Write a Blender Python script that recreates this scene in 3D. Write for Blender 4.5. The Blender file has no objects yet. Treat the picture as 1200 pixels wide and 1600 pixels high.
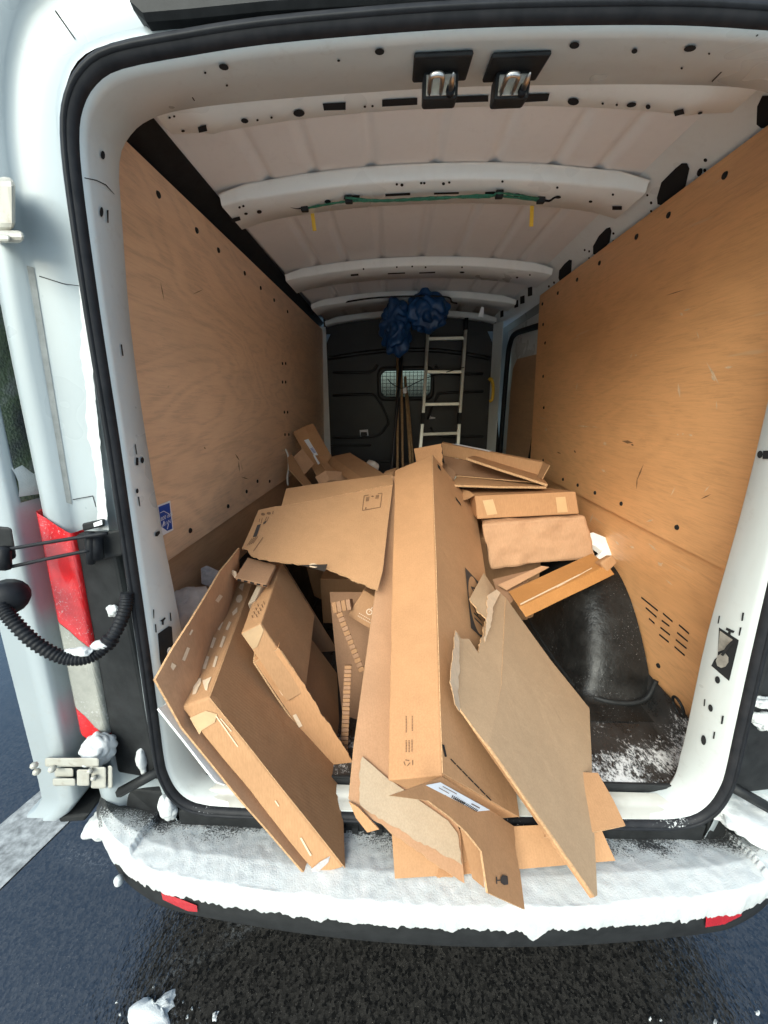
import bpy, bmesh, math, random
from mathutils import Vector, Matrix, noise
from mathutils.bvhtree import BVHTree
random.seed(7)
R = math.radians
sc = bpy.context.scene
col = sc.collection

# ------------------------------------------------------------------ camera
CAM = Vector((-0.11, -0.81, 1.885))
YAW, PITCH, ROLL, FPX = R(2.2), R(16.45), R(-.65), 582.0
FW = Vector((-math.sin(YAW)*math.cos(PITCH), math.cos(YAW)*math.cos(PITCH), -math.sin(PITCH)))
r0 = Vector((math.cos(YAW), math.sin(YAW), 0)); u0 = r0.cross(FW)
RT = r0*math.cos(ROLL) + u0*math.sin(ROLL); UP = u0*math.cos(ROLL) - r0*math.sin(ROLL)
cd = bpy.data.cameras.new('camera'); cam = bpy.data.objects.new('camera', cd); col.objects.link(cam)
cd.sensor_fit = 'VERTICAL'; cd.sensor_height = 24.0; cd.lens = 24.0*FPX/1600; cd.clip_start = .02; cd.clip_end = 900
cam.matrix_world = Matrix(((RT.x, UP.x, -FW.x, CAM.x), (RT.y, UP.y, -FW.y, CAM.y), (RT.z, UP.z, -FW.z, CAM.z), (0, 0, 0, 1)))
sc.camera = cam

# ------------------------------------------------------------------ light
SUN_EL, SUN_AZ = R(38), R(205)          # veiled by cloud, behind the photographer
w = bpy.data.worlds.new('World'); sc.world = w; w.use_nodes = True
nt = w.node_tree; bg = nt.nodes['Background']
sky = nt.nodes.new('ShaderNodeTexSky'); sky.sky_type = 'NISHITA'; sky.sun_disc = False
sky.sun_elevation = SUN_EL; sky.sun_rotation = SUN_AZ; sky.air_density = 1.3; sky.dust_density = 7.0; sky.ozone_density = 1.0
nt.links.new(sky.outputs[0], bg.inputs[0]); bg.inputs[1].default_value = 0.15
sd = bpy.data.lights.new('sun', 'SUN'); sd.energy = 0.5; sd.angle = R(35); sd.color = (1, .96, .91)
so = bpy.data.objects.new('sun', sd); col.objects.link(so)
sdir = Vector((math.sin(SUN_AZ)*math.cos(SUN_EL), math.cos(SUN_AZ)*math.cos(SUN_EL), math.sin(SUN_EL)))
so.rotation_euler = sdir.to_track_quat('Z', 'Y').to_euler(); so.location = (-2, -6, 6)
vs = sc.view_settings; vs.view_transform = 'Standard'; vs.look = 'None'; vs.exposure = 0.85; vs.gamma = 1.0; vs.use_curve_mapping = False
vs.use_white_balance = True; vs.white_balance_temperature = 5450; vs.white_balance_tint = -2
sc.cycles.max_bounces = 6; sc.cycles.diffuse_bounces = 4; sc.cycles.glossy_bounces = 2; sc.cycles.transmission_bounces = 4

# ------------------------------------------------------------------ helpers
def ray(px, py): return FW + RT*((px-600)/FPX) + UP*((800-py)/FPX)
def at(px, py, Y=None, X=None, Z=None):
    """world point seen at a photograph pixel, on the plane Y=, X= or Z="""
    d = ray(px, py)
    t = (Y-CAM.y)/d.y if Y is not None else (X-CAM.x)/d.x if X is not None else (Z-CAM.z)/d.z
    return CAM + d*t
def onp(px, py, a, b, c, off=0.0):
    """world point at a pixel on the plane through three world points"""
    n = (b-a).cross(c-a).normalized(); d = ray(px, py)
    if n.dot(d) > 0: n = -n
    return CAM + d*(((a + n*off) - CAM).dot(n)/d.dot(n))
V = Vector
THINGS = []
def thing(name, label, cat, group=None):
    o = bpy.data.objects.new(name, None); col.objects.link(o); o.empty_display_size = .05
    o['label'] = label; o['category'] = cat
    if group: o['group'] = group
    THINGS.append(o); return o
def tag(o, label, cat, group=None, kind=None):
    if label: o['label'] = label
    if cat: o['category'] = cat
    if group: o['group'] = group
    if kind: o['kind'] = kind
    return o
def mk(name, verts, faces, mat, parent=None, smooth=False, mats=None, midx=None):
    me = bpy.data.meshes.new(name); me.from_pydata([tuple(v) for v in verts], [], faces); me.update()
    for m in (mats or [mat]): me.materials.append(m)
    if midx:
        for p, i in zip(me.polygons, midx): p.material_index = i
    if smooth:
        for p in me.polygons: p.use_smooth = True
    o = bpy.data.objects.new(name, me); col.objects.link(o); o.parent = parent
    return o
def frombm(name, bm, mat, parent=None, smooth=False):
    me = bpy.data.meshes.new(name); bm.to_mesh(me); bm.free(); me.materials.append(mat)
    if smooth:
        for p in me.polygons: p.use_smooth = True
    o = bpy.data.objects.new(name, me); col.objects.link(o); o.parent = parent
    return o
def bevel(o, wd=.004, seg=2):
    m = o.modifiers.new('bevel', 'BEVEL'); m.width = wd; m.segments = seg; m.limit_method = 'ANGLE'; m.angle_limit = R(35); m.use_clamp_overlap = True
    return o
def loft(name, rows, mat, parent=None, closed=False, smooth=True, thick=0.0):
    n = len(rows[0]); vs_ = [v for r in rows for v in r]; fs = []
    for i in range(len(rows)-1):
        for j in range(n if closed else n-1):
            k = (j+1) % n
            fs.append((i*n+j, i*n+k, (i+1)*n+k, (i+1)*n+j))
    o = mk(name, vs_, fs, mat, parent, smooth)
    if thick:
        s = o.modifiers.new('solid', 'SOLIDIFY'); s.thickness = thick; s.offset = 0
    return o
def tube(name, pts, r, mat, parent=None, seg=8, rad=None, smooth=True, cap=True):
    pts = [V(p) for p in pts]; n = len(pts); vs_ = []; fs = []
    up = V((0, 0, 1))
    for i, p in enumerate(pts):
        t = (pts[min(i+1, n-1)] - pts[max(i-1, 0)]).normalized()
        a = up.cross(t)
        if a.length < .05: a = V((1, 0, 0)).cross(t)
        a.normalize(); b = t.cross(a); up = b if i else b
        rr = rad[i] if rad else r
        for k in range(seg):
            an = 2*math.pi*k/seg; vs_.append(p + a*(rr*math.cos(an)) + b*(rr*math.sin(an)))
    for i in range(n-1):
        for k in range(seg):
            j = (k+1) % seg; fs.append((i*seg+k, i*seg+j, (i+1)*seg+j, (i+1)*seg+k))
    if cap: fs.append(tuple(range(seg-1, -1, -1))); fs.append(tuple((n-1)*seg+k for k in range(seg)))
    return mk(name, vs_, fs, mat, parent, smooth)
def crom(pts, k=4, closed=False):
    pts = [V(p) for p in pts]; n = len(pts); out = []
    for i in range(n if closed else n-1):
        p = [pts[(i+d) % n] if closed else pts[max(0, min(n-1, i+d))] for d in (-1, 0, 1, 2)]
        for s in range(k):
            t = s/k
            out.append(.5*((2*p[1]) + (p[2]-p[0])*t + (2*p[0]-5*p[1]+4*p[2]-p[3])*t*t + (3*p[1]-p[0]-3*p[2]+p[3])*t**3))
    if not closed: out.append(pts[-1])
    return out
def hexa(name, p, mat, parent=None, bev=.004, warp=0.0, sub=4, seed=0, ns=.16):
    """closed box from 8 corners: p[0:4] one side in order, p[4:8] the opposite side"""
    fs = [(0, 1, 2, 3), (7, 6, 5, 4), (0, 4, 5, 1), (1, 5, 6, 2), (2, 6, 7, 3), (3, 7, 4, 0)]
    o = mk(name, p, fs, mat, parent)
    bm = bmesh.new(); bm.from_mesh(o.data); bmesh.ops.recalc_face_normals(bm, faces=bm.faces); bm.to_mesh(o.data); bm.free()
    if bev: bevel(o, bev, 2)
    if warp:
        s = o.modifiers.new('sub', 'SUBSURF'); s.subdivision_type = 'SIMPLE'; s.levels = s.render_levels = sub
        t = bpy.data.textures.new('warp', 'CLOUDS'); t.noise_scale = ns; t.noise_depth = 1
        d = o.modifiers.new('warp', 'DISPLACE'); d.texture = t; d.strength = warp; d.mid_level = .5; d.texture_coords = 'LOCAL'
        for q in o.data.polygons: q.use_smooth = False
    return o
def para(o, a, b, c): return [o, o+a, o+a+b, o+b, o+c, o+a+c, o+a+b+c, o+b+c]
def box(name, lo, hi, mat, parent=None, bev=.003):
    lo, hi = V(lo), V(hi); d = hi-lo
    return hexa(name, para(lo, V((d.x, 0, 0)), V((0, d.y, 0)), V((0, 0, d.z))), mat, parent, bev)
def sheet(name, poly, mat, parent=None, thick=.005, warp=.003, torn=(), cell=.07, seed=0, edge=None, bend=None, jag=.006):
    """card sheet of real thickness; poly = world points in order; torn = indices of ragged edges"""
    poly = [V(p) for p in poly]; n = len(poly)
    nr = V((0, 0, 0))
    for i in range(n): nr += (poly[i]-poly[0]).cross(poly[(i+1) % n]-poly[0])
    nr.normalize()
    if nr.dot(CAM - poly[0]) < 0: nr = -nr
    rnd = random.Random(seed+11); pts = []
    for i in range(n):
        a, b = poly[i], poly[(i+1) % n]; pts.append(a)
        if i in torn:
            L = (b-a).length; m = max(3, int(L/.011)); s = nr.cross(b-a).normalized()
            for k in range(1, m):
                q = noise.noise(V((k*.31+seed, i*3.7, .2)))
                pts.append(a.lerp(b, (k+rnd.uniform(-.25, .25))/m) + s*(q*jag*1.3 + rnd.uniform(-jag, jag)*.6))
    bm = bmesh.new(); f = bm.faces.new([bm.verts.new(p) for p in pts])
    bmesh.ops.triangulate(bm, faces=[f])
    for _ in range(5):
        e = [x for x in bm.edges if x.calc_length() > cell*1.5]
        if not e: break
        bmesh.ops.subdivide_edges(bm, edges=e, cuts=1); bmesh.ops.triangulate(bm, faces=[q for q in bm.faces if len(q.verts) > 3])
    for v in bm.verts:
        q = v.co
        h = noise.noise(q*3.1 + V((seed*1.7, 0, 0)))*warp + noise.noise(q*9 + V((0, seed*2.3, 0)))*warp*.35
        v.co = q + nr*h + (bend(q)*nr if bend else V((0, 0, 0)))
    bm.verts.index_update()
    vs_ = [v.co.copy() for v in bm.verts]; m = len(vs_); fs = []; mi = []
    for q in bm.faces:
        idx = [v.index for v in q.verts]
        if q.normal.dot(nr) < 0: idx.reverse()
        fs.append(tuple(idx)); mi.append(0)
        fs.append(tuple(i+m for i in reversed(idx))); mi.append(0)
    back = [v - nr*thick for v in vs_]; allv = vs_ + back
    for e in bm.edges:
        if len(e.link_faces) == 1:
            a, b = e.verts[0].index, e.verts[1].index; k = len(allv)
            allv += [vs_[a], vs_[b], back[b], back[a]]; fs.append((k, k+1, k+2, k+3)); mi.append(1)
    ns = len(fs); bm.free()
    o = mk(name, allv, fs, mat, parent, False, [mat, edge or M['card_edge']], mi)
    for p in o.data.polygons: p.use_smooth = p.material_index == 0
    return o
_bvh = {}
def hit(o, px, py):
    if o.name not in _bvh:
        bpy.context.view_layer.update(); _bvh[o.name] = BVHTree.FromObject(o, bpy.context.evaluated_depsgraph_get())
    loc, nr, i, d = _bvh[o.name].ray_cast(CAM, ray(px, py).normalized())
    if loc is None: return None, None
    if nr.dot(CAM-loc) < 0: nr = -nr
    return loc, nr
def decal(name, target, polys, mat, off=.0022, parent=None, flat=None, back=None):
    """thin pieces lying on a built surface (print, tape, holes, stickers)"""
    vs_, fs = [], []
    for pl in polys:
        cx = sum(p[0] for p in pl)/len(pl); cy = sum(p[1] for p in pl)/len(pl)
        c, nr = hit(target, cx, cy)
        if c is None: continue
        k = len(vs_)
        span = max(max(abs(p[0]-cx), abs(p[1]-cy)) for p in pl)
        off_ = off
        isflat = flat if flat is not None else span < 30
        for p in pl:
            q = None
            if not isflat: q, n2 = hit(target, *p)
            if q is None or (q-c).length > .5:
                d = ray(*p); q = CAM + d*((c-CAM).dot(nr)/d.dot(nr))
            vs_.append(q + nr*off_)
        fs.append(tuple(range(k, k+len(pl))))
    if not vs_: return None
    o = mk(name, vs_, fs, mat, parent or target)
    if len(fs) > 4: o['kind'] = 'stuff'
    return o
def disc(cx, cy, rx, ry=None, n=10, a=0):
    ry = ry or rx; ca, sa = math.cos(a), math.sin(a)
    return [(cx + rx*math.cos(t)*ca - ry*math.sin(t)*sa, cy + rx*math.cos(t)*sa + ry*math.sin(t)*ca) for t in [2*math.pi*k/n for k in range(n)]]
def text(name, body, o, xd, yd, size, mat, parent):
    cu = bpy.data.curves.new('txt', 'FONT'); cu.body = body; cu.size = 1; cu.align_x = 'CENTER'; cu.align_y = 'CENTER'; cu.resolution_u = 2
    t = bpy.data.objects.new('txt', cu); col.objects.link(t); bpy.context.view_layer.update()
    me = bpy.data.meshes.new_from_object(t.evaluated_get(bpy.context.evaluated_depsgraph_get()))
    bpy.data.objects.remove(t)
    for v in me.vertices: v.co = o + xd*(v.co.x*size) + yd*(v.co.y*size)
    me.materials.clear(); me.materials.append(mat); me.name = name
    ob = bpy.data.objects.new(name, me); col.objects.link(ob); ob.parent = parent; return ob
def blob(name, c, r, mat, parent=None, amp=.25, freq=6, sub=4, seed=0, crumple=0.0):
    bm = bmesh.new(); bmesh.ops.create_icosphere(bm, subdivisions=sub, radius=1)
    c = V(c); r = V(r)
    for v in bm.verts:
        d = v.co.normalized(); q = V((d.x*r.x, d.y*r.y, d.z*r.z))
        s = noise.noise(q*freq + V((seed, seed*.7, 0)))*amp + noise.noise(q*freq*2.7 + V((seed, 0, 3)))*amp*.45
        if crumple: s += (abs(noise.noise(q*freq*3 + V((0, seed, 9))))-.2)*crumple
        v.co = c + q*(1+s)
    return frombm(name, bm, mat, parent, True)

# ------------------------------------------------------------------ materials
M = {}
def nodes(name):
    m = bpy.data.materials.new(name); m.use_nodes = True; t = m.node_tree; b = t.nodes['Principled BSDF']; M[name] = m
    return m, t, b
def add(t, typ, **k):
    n = t.nodes.new(typ)
    for a, v in k.items():
        if a in n.inputs: n.inputs[a].default_value = v
        else: setattr(n, a, v)
    return n
def tex(t, scale, detail=4, rough=.6, vec=None, dist=0.0):
    n = add(t, 'ShaderNodeTexNoise'); n.inputs['Scale'].default_value = scale; n.inputs['Detail'].default_value = detail
    n.inputs['Roughness'].default_value = rough; n.inputs['Distortion'].default_value = dist
    if vec is not None: t.links.new(vec, n.inputs['Vector'])
    return n
def coord(t, scale=(1, 1, 1), rot=(0, 0, 0), src='Object'):
    c = add(t, 'ShaderNodeTexCoord'); m = add(t, 'ShaderNodeMapping'); t.links.new(c.outputs[src], m.inputs[0])
    m.inputs['Scale'].default_value = scale; m.inputs['Rotation'].default_value = rot
    return m.outputs[0]
def ramp(t, fac, stops):
    n = add(t, 'ShaderNodeValToRGB'); e = n.color_ramp.elements
    while len(e) < len(stops): e.new(.5)
    for x, (p, c) in zip(e, stops): x.position = p; x.color = (*c, 1) if len(c) == 3 else c
    t.links.new(fac, n.inputs[0]); return n.outputs[0]
def mixc(t, fac, a, b):
    n = add(t, 'ShaderNodeMix', data_type='RGBA')
    for s, v in ((0, fac), (6, a), (7, b)):
        if hasattr(v, 'is_output'): t.links.new(v, n.inputs[s])
        else: n.inputs[s].default_value = (*v, 1) if isinstance(v, tuple) and len(v) == 3 else v
    return n.outputs[2]
def bump(t, b, h, st=.2, dist=.002):
    n = add(t, 'ShaderNodeBump'); n.inputs['Strength'].default_value = st; n.inputs['Distance'].default_value = dist
    t.links.new(h, n.inputs['Height']); t.links.new(n.outputs[0], b.inputs['Normal']); return n
def math_(t, op, a, b=None, clamp=False):
    n = add(t, 'ShaderNodeMath', operation=op); n.use_clamp = clamp
    for i, v in enumerate((a, b)):
        if v is None: continue
        if hasattr(v, 'is_output'): t.links.new(v, n.inputs[i])
        else: n.inputs[i].default_value = v
    return n.outputs[0]
def plain(name, c, rough=.5, metal=0.0, spec=.5, var=.12, scale=14, bmp=0.0, coat=0.0):
    m, t, b = nodes(name); v = coord(t)
    n = tex(t, scale, 5, .65, v)
    t.links.new(ramp(t, n.outputs[0], [(.3, tuple(x*(1-var) for x in c)), (.7, tuple(min(1, x*(1+var)) for x in c))]), b.inputs['Base Color'])
    b.inputs['Roughness'].default_value = rough; b.inputs['Metallic'].default_value = metal; b.inputs['Specular IOR Level'].default_value = spec
    b.inputs['Coat Weight'].default_value = coat
    if bmp: bump(t, b, tex(t, scale*5, 4, .6, v).outputs[0], bmp, .002)
    return m
def card(name, c, rot=(0, 0, 0), period=.0075, stain=.5, flute=.10):
    m, t, b = nodes(name); v = coord(t, (1, 1, 1), rot)
    big = tex(t, 4.5, 2, .6, v); mid = tex(t, 30, 2, .7, v); fib = tex(t, 260, 1, .7, coord(t, (1, 1, .12), rot))
    base = ramp(t, big.outputs[0], [(.25, tuple(x*.92 for x in c)), (.75, tuple(min(1, x*1.05) for x in c))])
    f2 = ramp(t, mid.outputs[0], [(.35, (.95, .945, .94)), (.65, (1.02, 1.02, 1.02))])
    mx = add(t, 'ShaderNodeMix', data_type='RGBA', blend_type='MULTIPLY'); mx.inputs[0].default_value = .65
    t.links.new(base, mx.inputs[6]); t.links.new(f2, mx.inputs[7])
    f3 = ramp(t, fib.outputs[0], [(.35, (.90, .89, .87)), (.65, (1.06, 1.06, 1.06))])
    mx2 = add(t, 'ShaderNodeMix', data_type='RGBA', blend_type='MULTIPLY'); mx2.inputs[0].default_value = .6
    t.links.new(mx.outputs[2], mx2.inputs[6]); t.links.new(f3, mx2.inputs[7])
    # scuffs: pale rubbed streaks
    sc_ = tex(t, 7, 3, .75, coord(t, (1, 3.5, .7), rot), 1.2)
    k = ramp(t, sc_.outputs[0], [(.66, (0, 0, 0)), (.76, (1, 1, 1))])
    col_ = mixc(t, math_(t, 'MULTIPLY', k, .22*stain*2), mx2.outputs[2], tuple(min(1, x*1.35+.03) for x in c))
    t.links.new(col_, b.inputs['Base Color'])
    b.inputs['Roughness'].default_value = .78; b.inputs['Specular IOR Level'].default_value = .28
    wv = add(t, 'ShaderNodeTexWave', wave_type='BANDS', bands_direction='X'); wv.inputs['Scale'].default_value = .314/period; wv.inputs['Distortion'].default_value = .3
    t.links.new(v, wv.inputs['Vector'])
    h = math_(t, 'ADD', math_(t, 'MULTIPLY', wv.outputs['Fac'], flute*1.6), math_(t, 'ADD', math_(t, 'MULTIPLY', mid.outputs[0], .5), math_(t, 'MULTIPLY', tex(t, 9, 2, .6, v, .8).outputs[0], 3.5)))
    bump(t, b, h, .40, .0016)
    dp = tex(t, 2.2, 3, .65, v, .5)
    dk = mixc(t, math_(t, 'MULTIPLY', ramp(t, dp.outputs[0], [(.56, (0, 0, 0)), (.64, (1, 1, 1))]), .20), col_, tuple(x*.62 for x in c)); t.links.new(dk, b.inputs['Base Color'])
    return m
# cardboard, in the shades the photograph shows
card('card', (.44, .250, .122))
card('card_light', (.45, .245, .115), (0, .5, .3))
card('card_pink', (.46, .270, .150), (.4, .2, 0))
card('card_dark', (.35, .195, .095), (0, .3, 1.1))
card('card_grey', (.42, .290, .175), (.6, .3, .8), flute=.05)
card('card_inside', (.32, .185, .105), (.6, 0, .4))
card('kraft_gloss', (.40, .19, .06), (0, 0, 1.2), flute=.02); M['kraft_gloss'].node_tree.nodes['Principled BSDF'].inputs['Roughness'].default_value = .38
card('peeled', (.46, .36, .25), (.2, .3, 1.0), .006, .9, .25)
plain('card_edge', (.46, .28, .14), .9, var=.35, scale=160)
plain('tape', (.56, .36, .18), .35, var=.08)
plain('tape_clear', (.50, .33, .17), .22, var=.1, spec=.7)
plain('paper_tear', (.66, .50, .34), .9, var=.1, scale=60)
plain('label_white', (.80, .81, .84), .5, var=.03)
plain('ink', (.045, .035, .03), .8, var=.2, scale=90)
plain('ink_brown', (.16, .085, .04), .85, var=.2, scale=90)
plain('ink_pale', (.62, .48, .36), .8, var=.1)
plain('foam_white', (.80, .79, .76), .8, var=.05, scale=80, bmp=.4)
plain('cloth_white', (.62, .56, .50), .9, var=.2, scale=12, bmp=.3)
plain('chip_grey', (.44, .41, .40), .9, var=.25, scale=80, bmp=.3)
plain('rubber', (.012, .013, .016), .55, var=.3, scale=30, bmp=.1, spec=.2)
plain('black_plastic', (.018, .019, .020), .55, var=.3, scale=25, bmp=.15, spec=.22)
plain('hole', (.006, .006, .007), .9, var=.1)
plain('bulkhead_black', (.012, .0125, .014), .45, var=.3, scale=6, bmp=.15)
plain('steel', (.62, .62, .62), .28, 1.0, var=.1)
plain('alu', (.70, .69, .60), .42, .75, var=.1)
plain('dull_metal', (.34, .33, .30), .5, .6, var=.3, scale=40)
plain('pole_wood', (.42, .27, .13), .6, var=.25, scale=30)
plain('pole_black', (.02, .02, .022), .4)
plain('bag_blue', (.008, .045, .14), .42, var=.4, scale=8, spec=.45)
plain('rope_green', (.03, .15, .09), .6, var=.4, scale=120)
plain('yellow', (.72, .47, .03), .5, var=.1)
plain('clear_lens', (.30, .30, .265), .16, var=.12, scale=30, coat=.5)
plain('red_lens', (.55, .012, .016), .16, var=.15, scale=40, coat=.6)
plain('reflector_red', (.42, .012, .02), .2, var=.12, scale=50, coat=.5)
plain('sticker_blue', (.010, .06, .36), .35, var=.05)
plain('tyre', (.02, .02, .02), .8, var=.2)
plain('pale_white_plastic', (.72, .72, .70), .45, var=.05)
def paint(name, c, dirt=.35, rough=.3):
    m, t, b = nodes(name); v = coord(t)
    n = tex(t, 3, 3, .7, v); n2 = tex(t, 40, 3, .75, v); n3 = tex(t, 9, 3, .7, coord(t, (1, 1, .25)))
    d = math_(t, 'MULTIPLY', ramp(t, n2.outputs[0], [(.55, (0, 0, 0)), (.75, (1, 1, 1))]), ramp(t, n.outputs[0], [(.4, (0, 0, 0)), (.7, (1, 1, 1))]))
    d = math_(t, 'ADD', math_(t, 'MULTIPLY', d, dirt), math_(t, 'MULTIPLY', ramp(t, n3.outputs[0], [(.52, (0, 0, 0)), (.8, (1, 1, 1))]), dirt*.5), True)
    t.links.new(mixc(t, d, c, (.30, .27, .22)), b.inputs['Base Color'])
    t.links.new(ramp(t, n.outputs[0], [(.3, (rough*.8,)*3), (.7, (rough*1.4,)*3)]), b.inputs['Roughness'])
    b.inputs['Coat Weight'].default_value = .25; b.inputs['Coat Roughness'].default_value = .12
    bump(t, b, tex(t, 1.5, 1, .5, v).outputs[0], .10, .01)
    return m
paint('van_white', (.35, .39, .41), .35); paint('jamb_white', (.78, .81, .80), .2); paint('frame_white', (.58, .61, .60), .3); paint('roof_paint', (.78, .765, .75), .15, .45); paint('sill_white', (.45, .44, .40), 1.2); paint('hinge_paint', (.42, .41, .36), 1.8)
def ply(name, c, seed, fig=.03):
    m, t, b = nodes(name)
    v = coord(t, (1, .55, 1.6)); off = add(t, 'ShaderNodeVectorMath', operation='ADD'); off.inputs[1].default_value = (seed, seed*.3, seed*.7); t.links.new(v, off.inputs[0]); v = off.outputs[0]
    sw = tex(t, 1.7, 3, .5, v, 1.4)                       # swirling rotary-cut figure
    bands = add(t, 'ShaderNodeMath', operation='SINE'); t.links.new(math_(t, 'MULTIPLY', sw.outputs[0], 55.0), bands.inputs[0])
    fine = tex(t, 42, 5, .8, coord(t, (1, .22, 3)), .8)
    g = math_(t, 'ADD', math_(t, 'MULTIPLY', bands.outputs[0], fig), math_(t, 'ADD', math_(t, 'MULTIPLY', fine.outputs[0], .5), .25))
    base = ramp(t, g, [(.3, tuple(x*.66 for x in c)), (.5, c), (.72, tuple(min(.9, x*1.2) for x in c))])
    # grime blotches and long thin scratches
    gr = tex(t, 2.6, 3, .7, v, .3)
    base = mixc(t, math_(t, 'MULTIPLY', ramp(t, gr.outputs[0], [(.48, (0, 0, 0)), (.72, (1, 1, 1))]), .35), base, tuple(x*.62 for x in c))
    for rot, th in (((.5, 0, 0), .735), ((-1.1, 0, 0), .745), ((.1, 0, 0), .75)):
        s = tex(t, 26, 2, .5, coord(t, (1, .09, 1), rot), .4)
        base = mixc(t, math_(t, 'MULTIPLY', ramp(t, s.outputs[0], [(th-.01, (0, 0, 0)), (th+.02, (1, 1, 1))]), .55), base, (.62, .42, .24))
    t.links.new(base, b.inputs['Base Color']); b.inputs['Roughness'].default_value = .34; b.inputs['Specular IOR Level'].default_value = .5
    bump(t, b, fine.outputs[0], .15, .0015)
ply('ply_left', (.80, .55, .35), 3.0, .045); ply('ply_right', (.68, .365, .155), 9.0, .022); ply('ply_low', (.50, .31, .17), 5.0)
def snow(name, ymid=None):
    m, t, b = nodes(name); v = coord(t)
    n = tex(t, 18, 5, .7, v); n2 = tex(t, 230, 3, .75, v)
    c = ramp(t, n.outputs[0], [(.3, (.50, .525, .53)), (.7, (.62, .625, .62))])
    b.inputs['Roughness'].default_value = .6; b.inputs['Subsurface Weight'].default_value = 0.0 if ymid is None else .25; b.inputs['Subsurface Radius'].default_value = (.02, .025, .03); b.inputs['Subsurface Scale'].default_value = .5
    t.links.new(c, b.inputs['Base Color'])
    bump(t, b, math_(t, 'ADD', n.outputs[0], math_(t, 'MULTIPLY', n2.outputs[0], .8)), .42, .005)
    if ymid is not None:   # where it thins out, the black plastic shows between the grains
        sp = add(t, 'ShaderNodeSeparateXYZ'); t.links.new(coord(t), sp.inputs[0])
        big = tex(t, 9, 4, .6, v)
        k = math_(t, 'ADD', math_(t, 'MULTIPLY', math_(t, 'SUBTRACT', sp.outputs[1], ymid), 9.0), math_(t, 'MULTIPLY', math_(t, 'SUBTRACT', tex(t, 220, 3, .8, v).outputs[0], .5), 2.4))
        k = math_(t, 'ADD', k, math_(t, 'MULTIPLY', math_(t, 'SUBTRACT', big.outputs[0], .5), 1.6))
        t.links.new(mixc(t, ramp(t, k, [(.35, (0, 0, 0)), (.65, (1, 1, 1))]), c, (.035, .036, .037)), b.inputs['Base Color'])
snow('snow'); snow('snow_thin', -.075)
def mat_floor():
    m, t, b = nodes('floor_mat'); v = coord(t)
    n = tex(t, 8, 6, .7, v); sp = add(t, 'ShaderNodeSeparateXYZ'); t.links.new(v, sp.inputs[0])
    base = ramp(t, n.outputs[0], [(.3, (.012, .012, .012)), (.75, (.045, .042, .040))])
    g = tex(t, 120, 4, .85, coord(t, (1, .6, 1), (0, 0, .5))); big = tex(t, 7, 4, .6, v)
    k = math_(t, 'MULTIPLY', math_(t, 'SUBTRACT', .36, sp.outputs[1]), 4.2)
    k = math_(t, 'MINIMUM', k, .9)
    k = math_(t, 'ADD', math_(t, 'ADD', k, math_(t, 'MULTIPLY', math_(t, 'SUBTRACT', g.outputs[0], .5), 3.0)), math_(t, 'MULTIPLY', math_(t, 'SUBTRACT', big.outputs[0], .55), 3.0))
    k = ramp(t, k, [(.55, (0, 0, 0)), (.95, (1, 1, 1))])
    st = tex(t, 55, 5, .85, coord(t, (1, .15, 1), (0, 0, .5)))
    k2 = ramp(t, st.outputs[0], [(.66, (0, 0, 0)), (.76, (1, 1, 1))])
    base = mixc(t, math_(t, 'MULTIPLY', k2, .25), base, (.35, .34, .33))
    t.links.new(mixc(t, k, base, (.62, .62, .62)), b.inputs['Base Color'])
    t.links.new(ramp(t, n.outputs[0], [(.35, (.22,)*3), (.7, (.6,)*3)]), b.inputs['Roughness'])
    bump(t, b, math_(t, 'ADD', g.outputs[0], k), .4, .004)
mat_floor()
def seal_mat():
    m, t, b = nodes('seal_rubber'); v = coord(t); n = tex(t, 30, 2, .6, v)
    base = ramp(t, n.outputs[0], [(.3, (.010, .011, .014)), (.7, (.022, .022, .025))])
    sp = add(t, 'ShaderNodeSeparateXYZ'); t.links.new(v, sp.inputs[0])
    k = math_(t, 'MULTIPLY', math_(t, 'SUBTRACT', .80, sp.outputs[2]), 4.0)
    k = math_(t, 'ADD', math_(t, 'MINIMUM', k, .32), math_(t, 'MULTIPLY', math_(t, 'SUBTRACT', tex(t, 130, 3, .8, v).outputs[0], .5), 2.6))
    k = math_(t, 'ADD', k, math_(t, 'MULTIPLY', math_(t, 'SUBTRACT', tex(t, 8, 2, .6, v).outputs[0], .5), 2.2))
    t.links.new(mixc(t, ramp(t, k, [(.75, (0, 0, 0)), (1.0, (1, 1, 1))]), base, (.55, .56, .57)), b.inputs['Base Color']); b.inputs['Roughness'].default_value = .55; b.inputs['Specular IOR Level'].default_value = .22
seal_mat()
def arch_mat():
    m, t, b = nodes('arch_plastic'); v = coord(t); n = tex(t, 9, 6, .7, v)
    base = ramp(t, n.outputs[0], [(.3, (.006, .006, .006)), (.75, (.020, .019, .018))])
    fl = tex(t, 140, 4, .85, v); pt = tex(t, 5, 3, .6, v)
    k = math_(t, 'MULTIPLY', ramp(t, fl.outputs[0], [(.63, (0, 0, 0)), (.70, (1, 1, 1))]), ramp(t, pt.outputs[0], [(.50, (0, 0, 0)), (.64, (1, 1, 1))]))
    t.links.new(mixc(t, k, base, (.60, .60, .60)), b.inputs['Base Color'])
    t.links.new(ramp(t, n.outputs[0], [(.35, (.30,)*3), (.7, (.62,)*3)]), b.inputs['Roughness']); b.inputs['Specular IOR Level'].default_value = .3; bump(t, b, tex(t, 9, 5, .65, v).outputs[0], .55, .014)
arch_mat()
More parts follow.
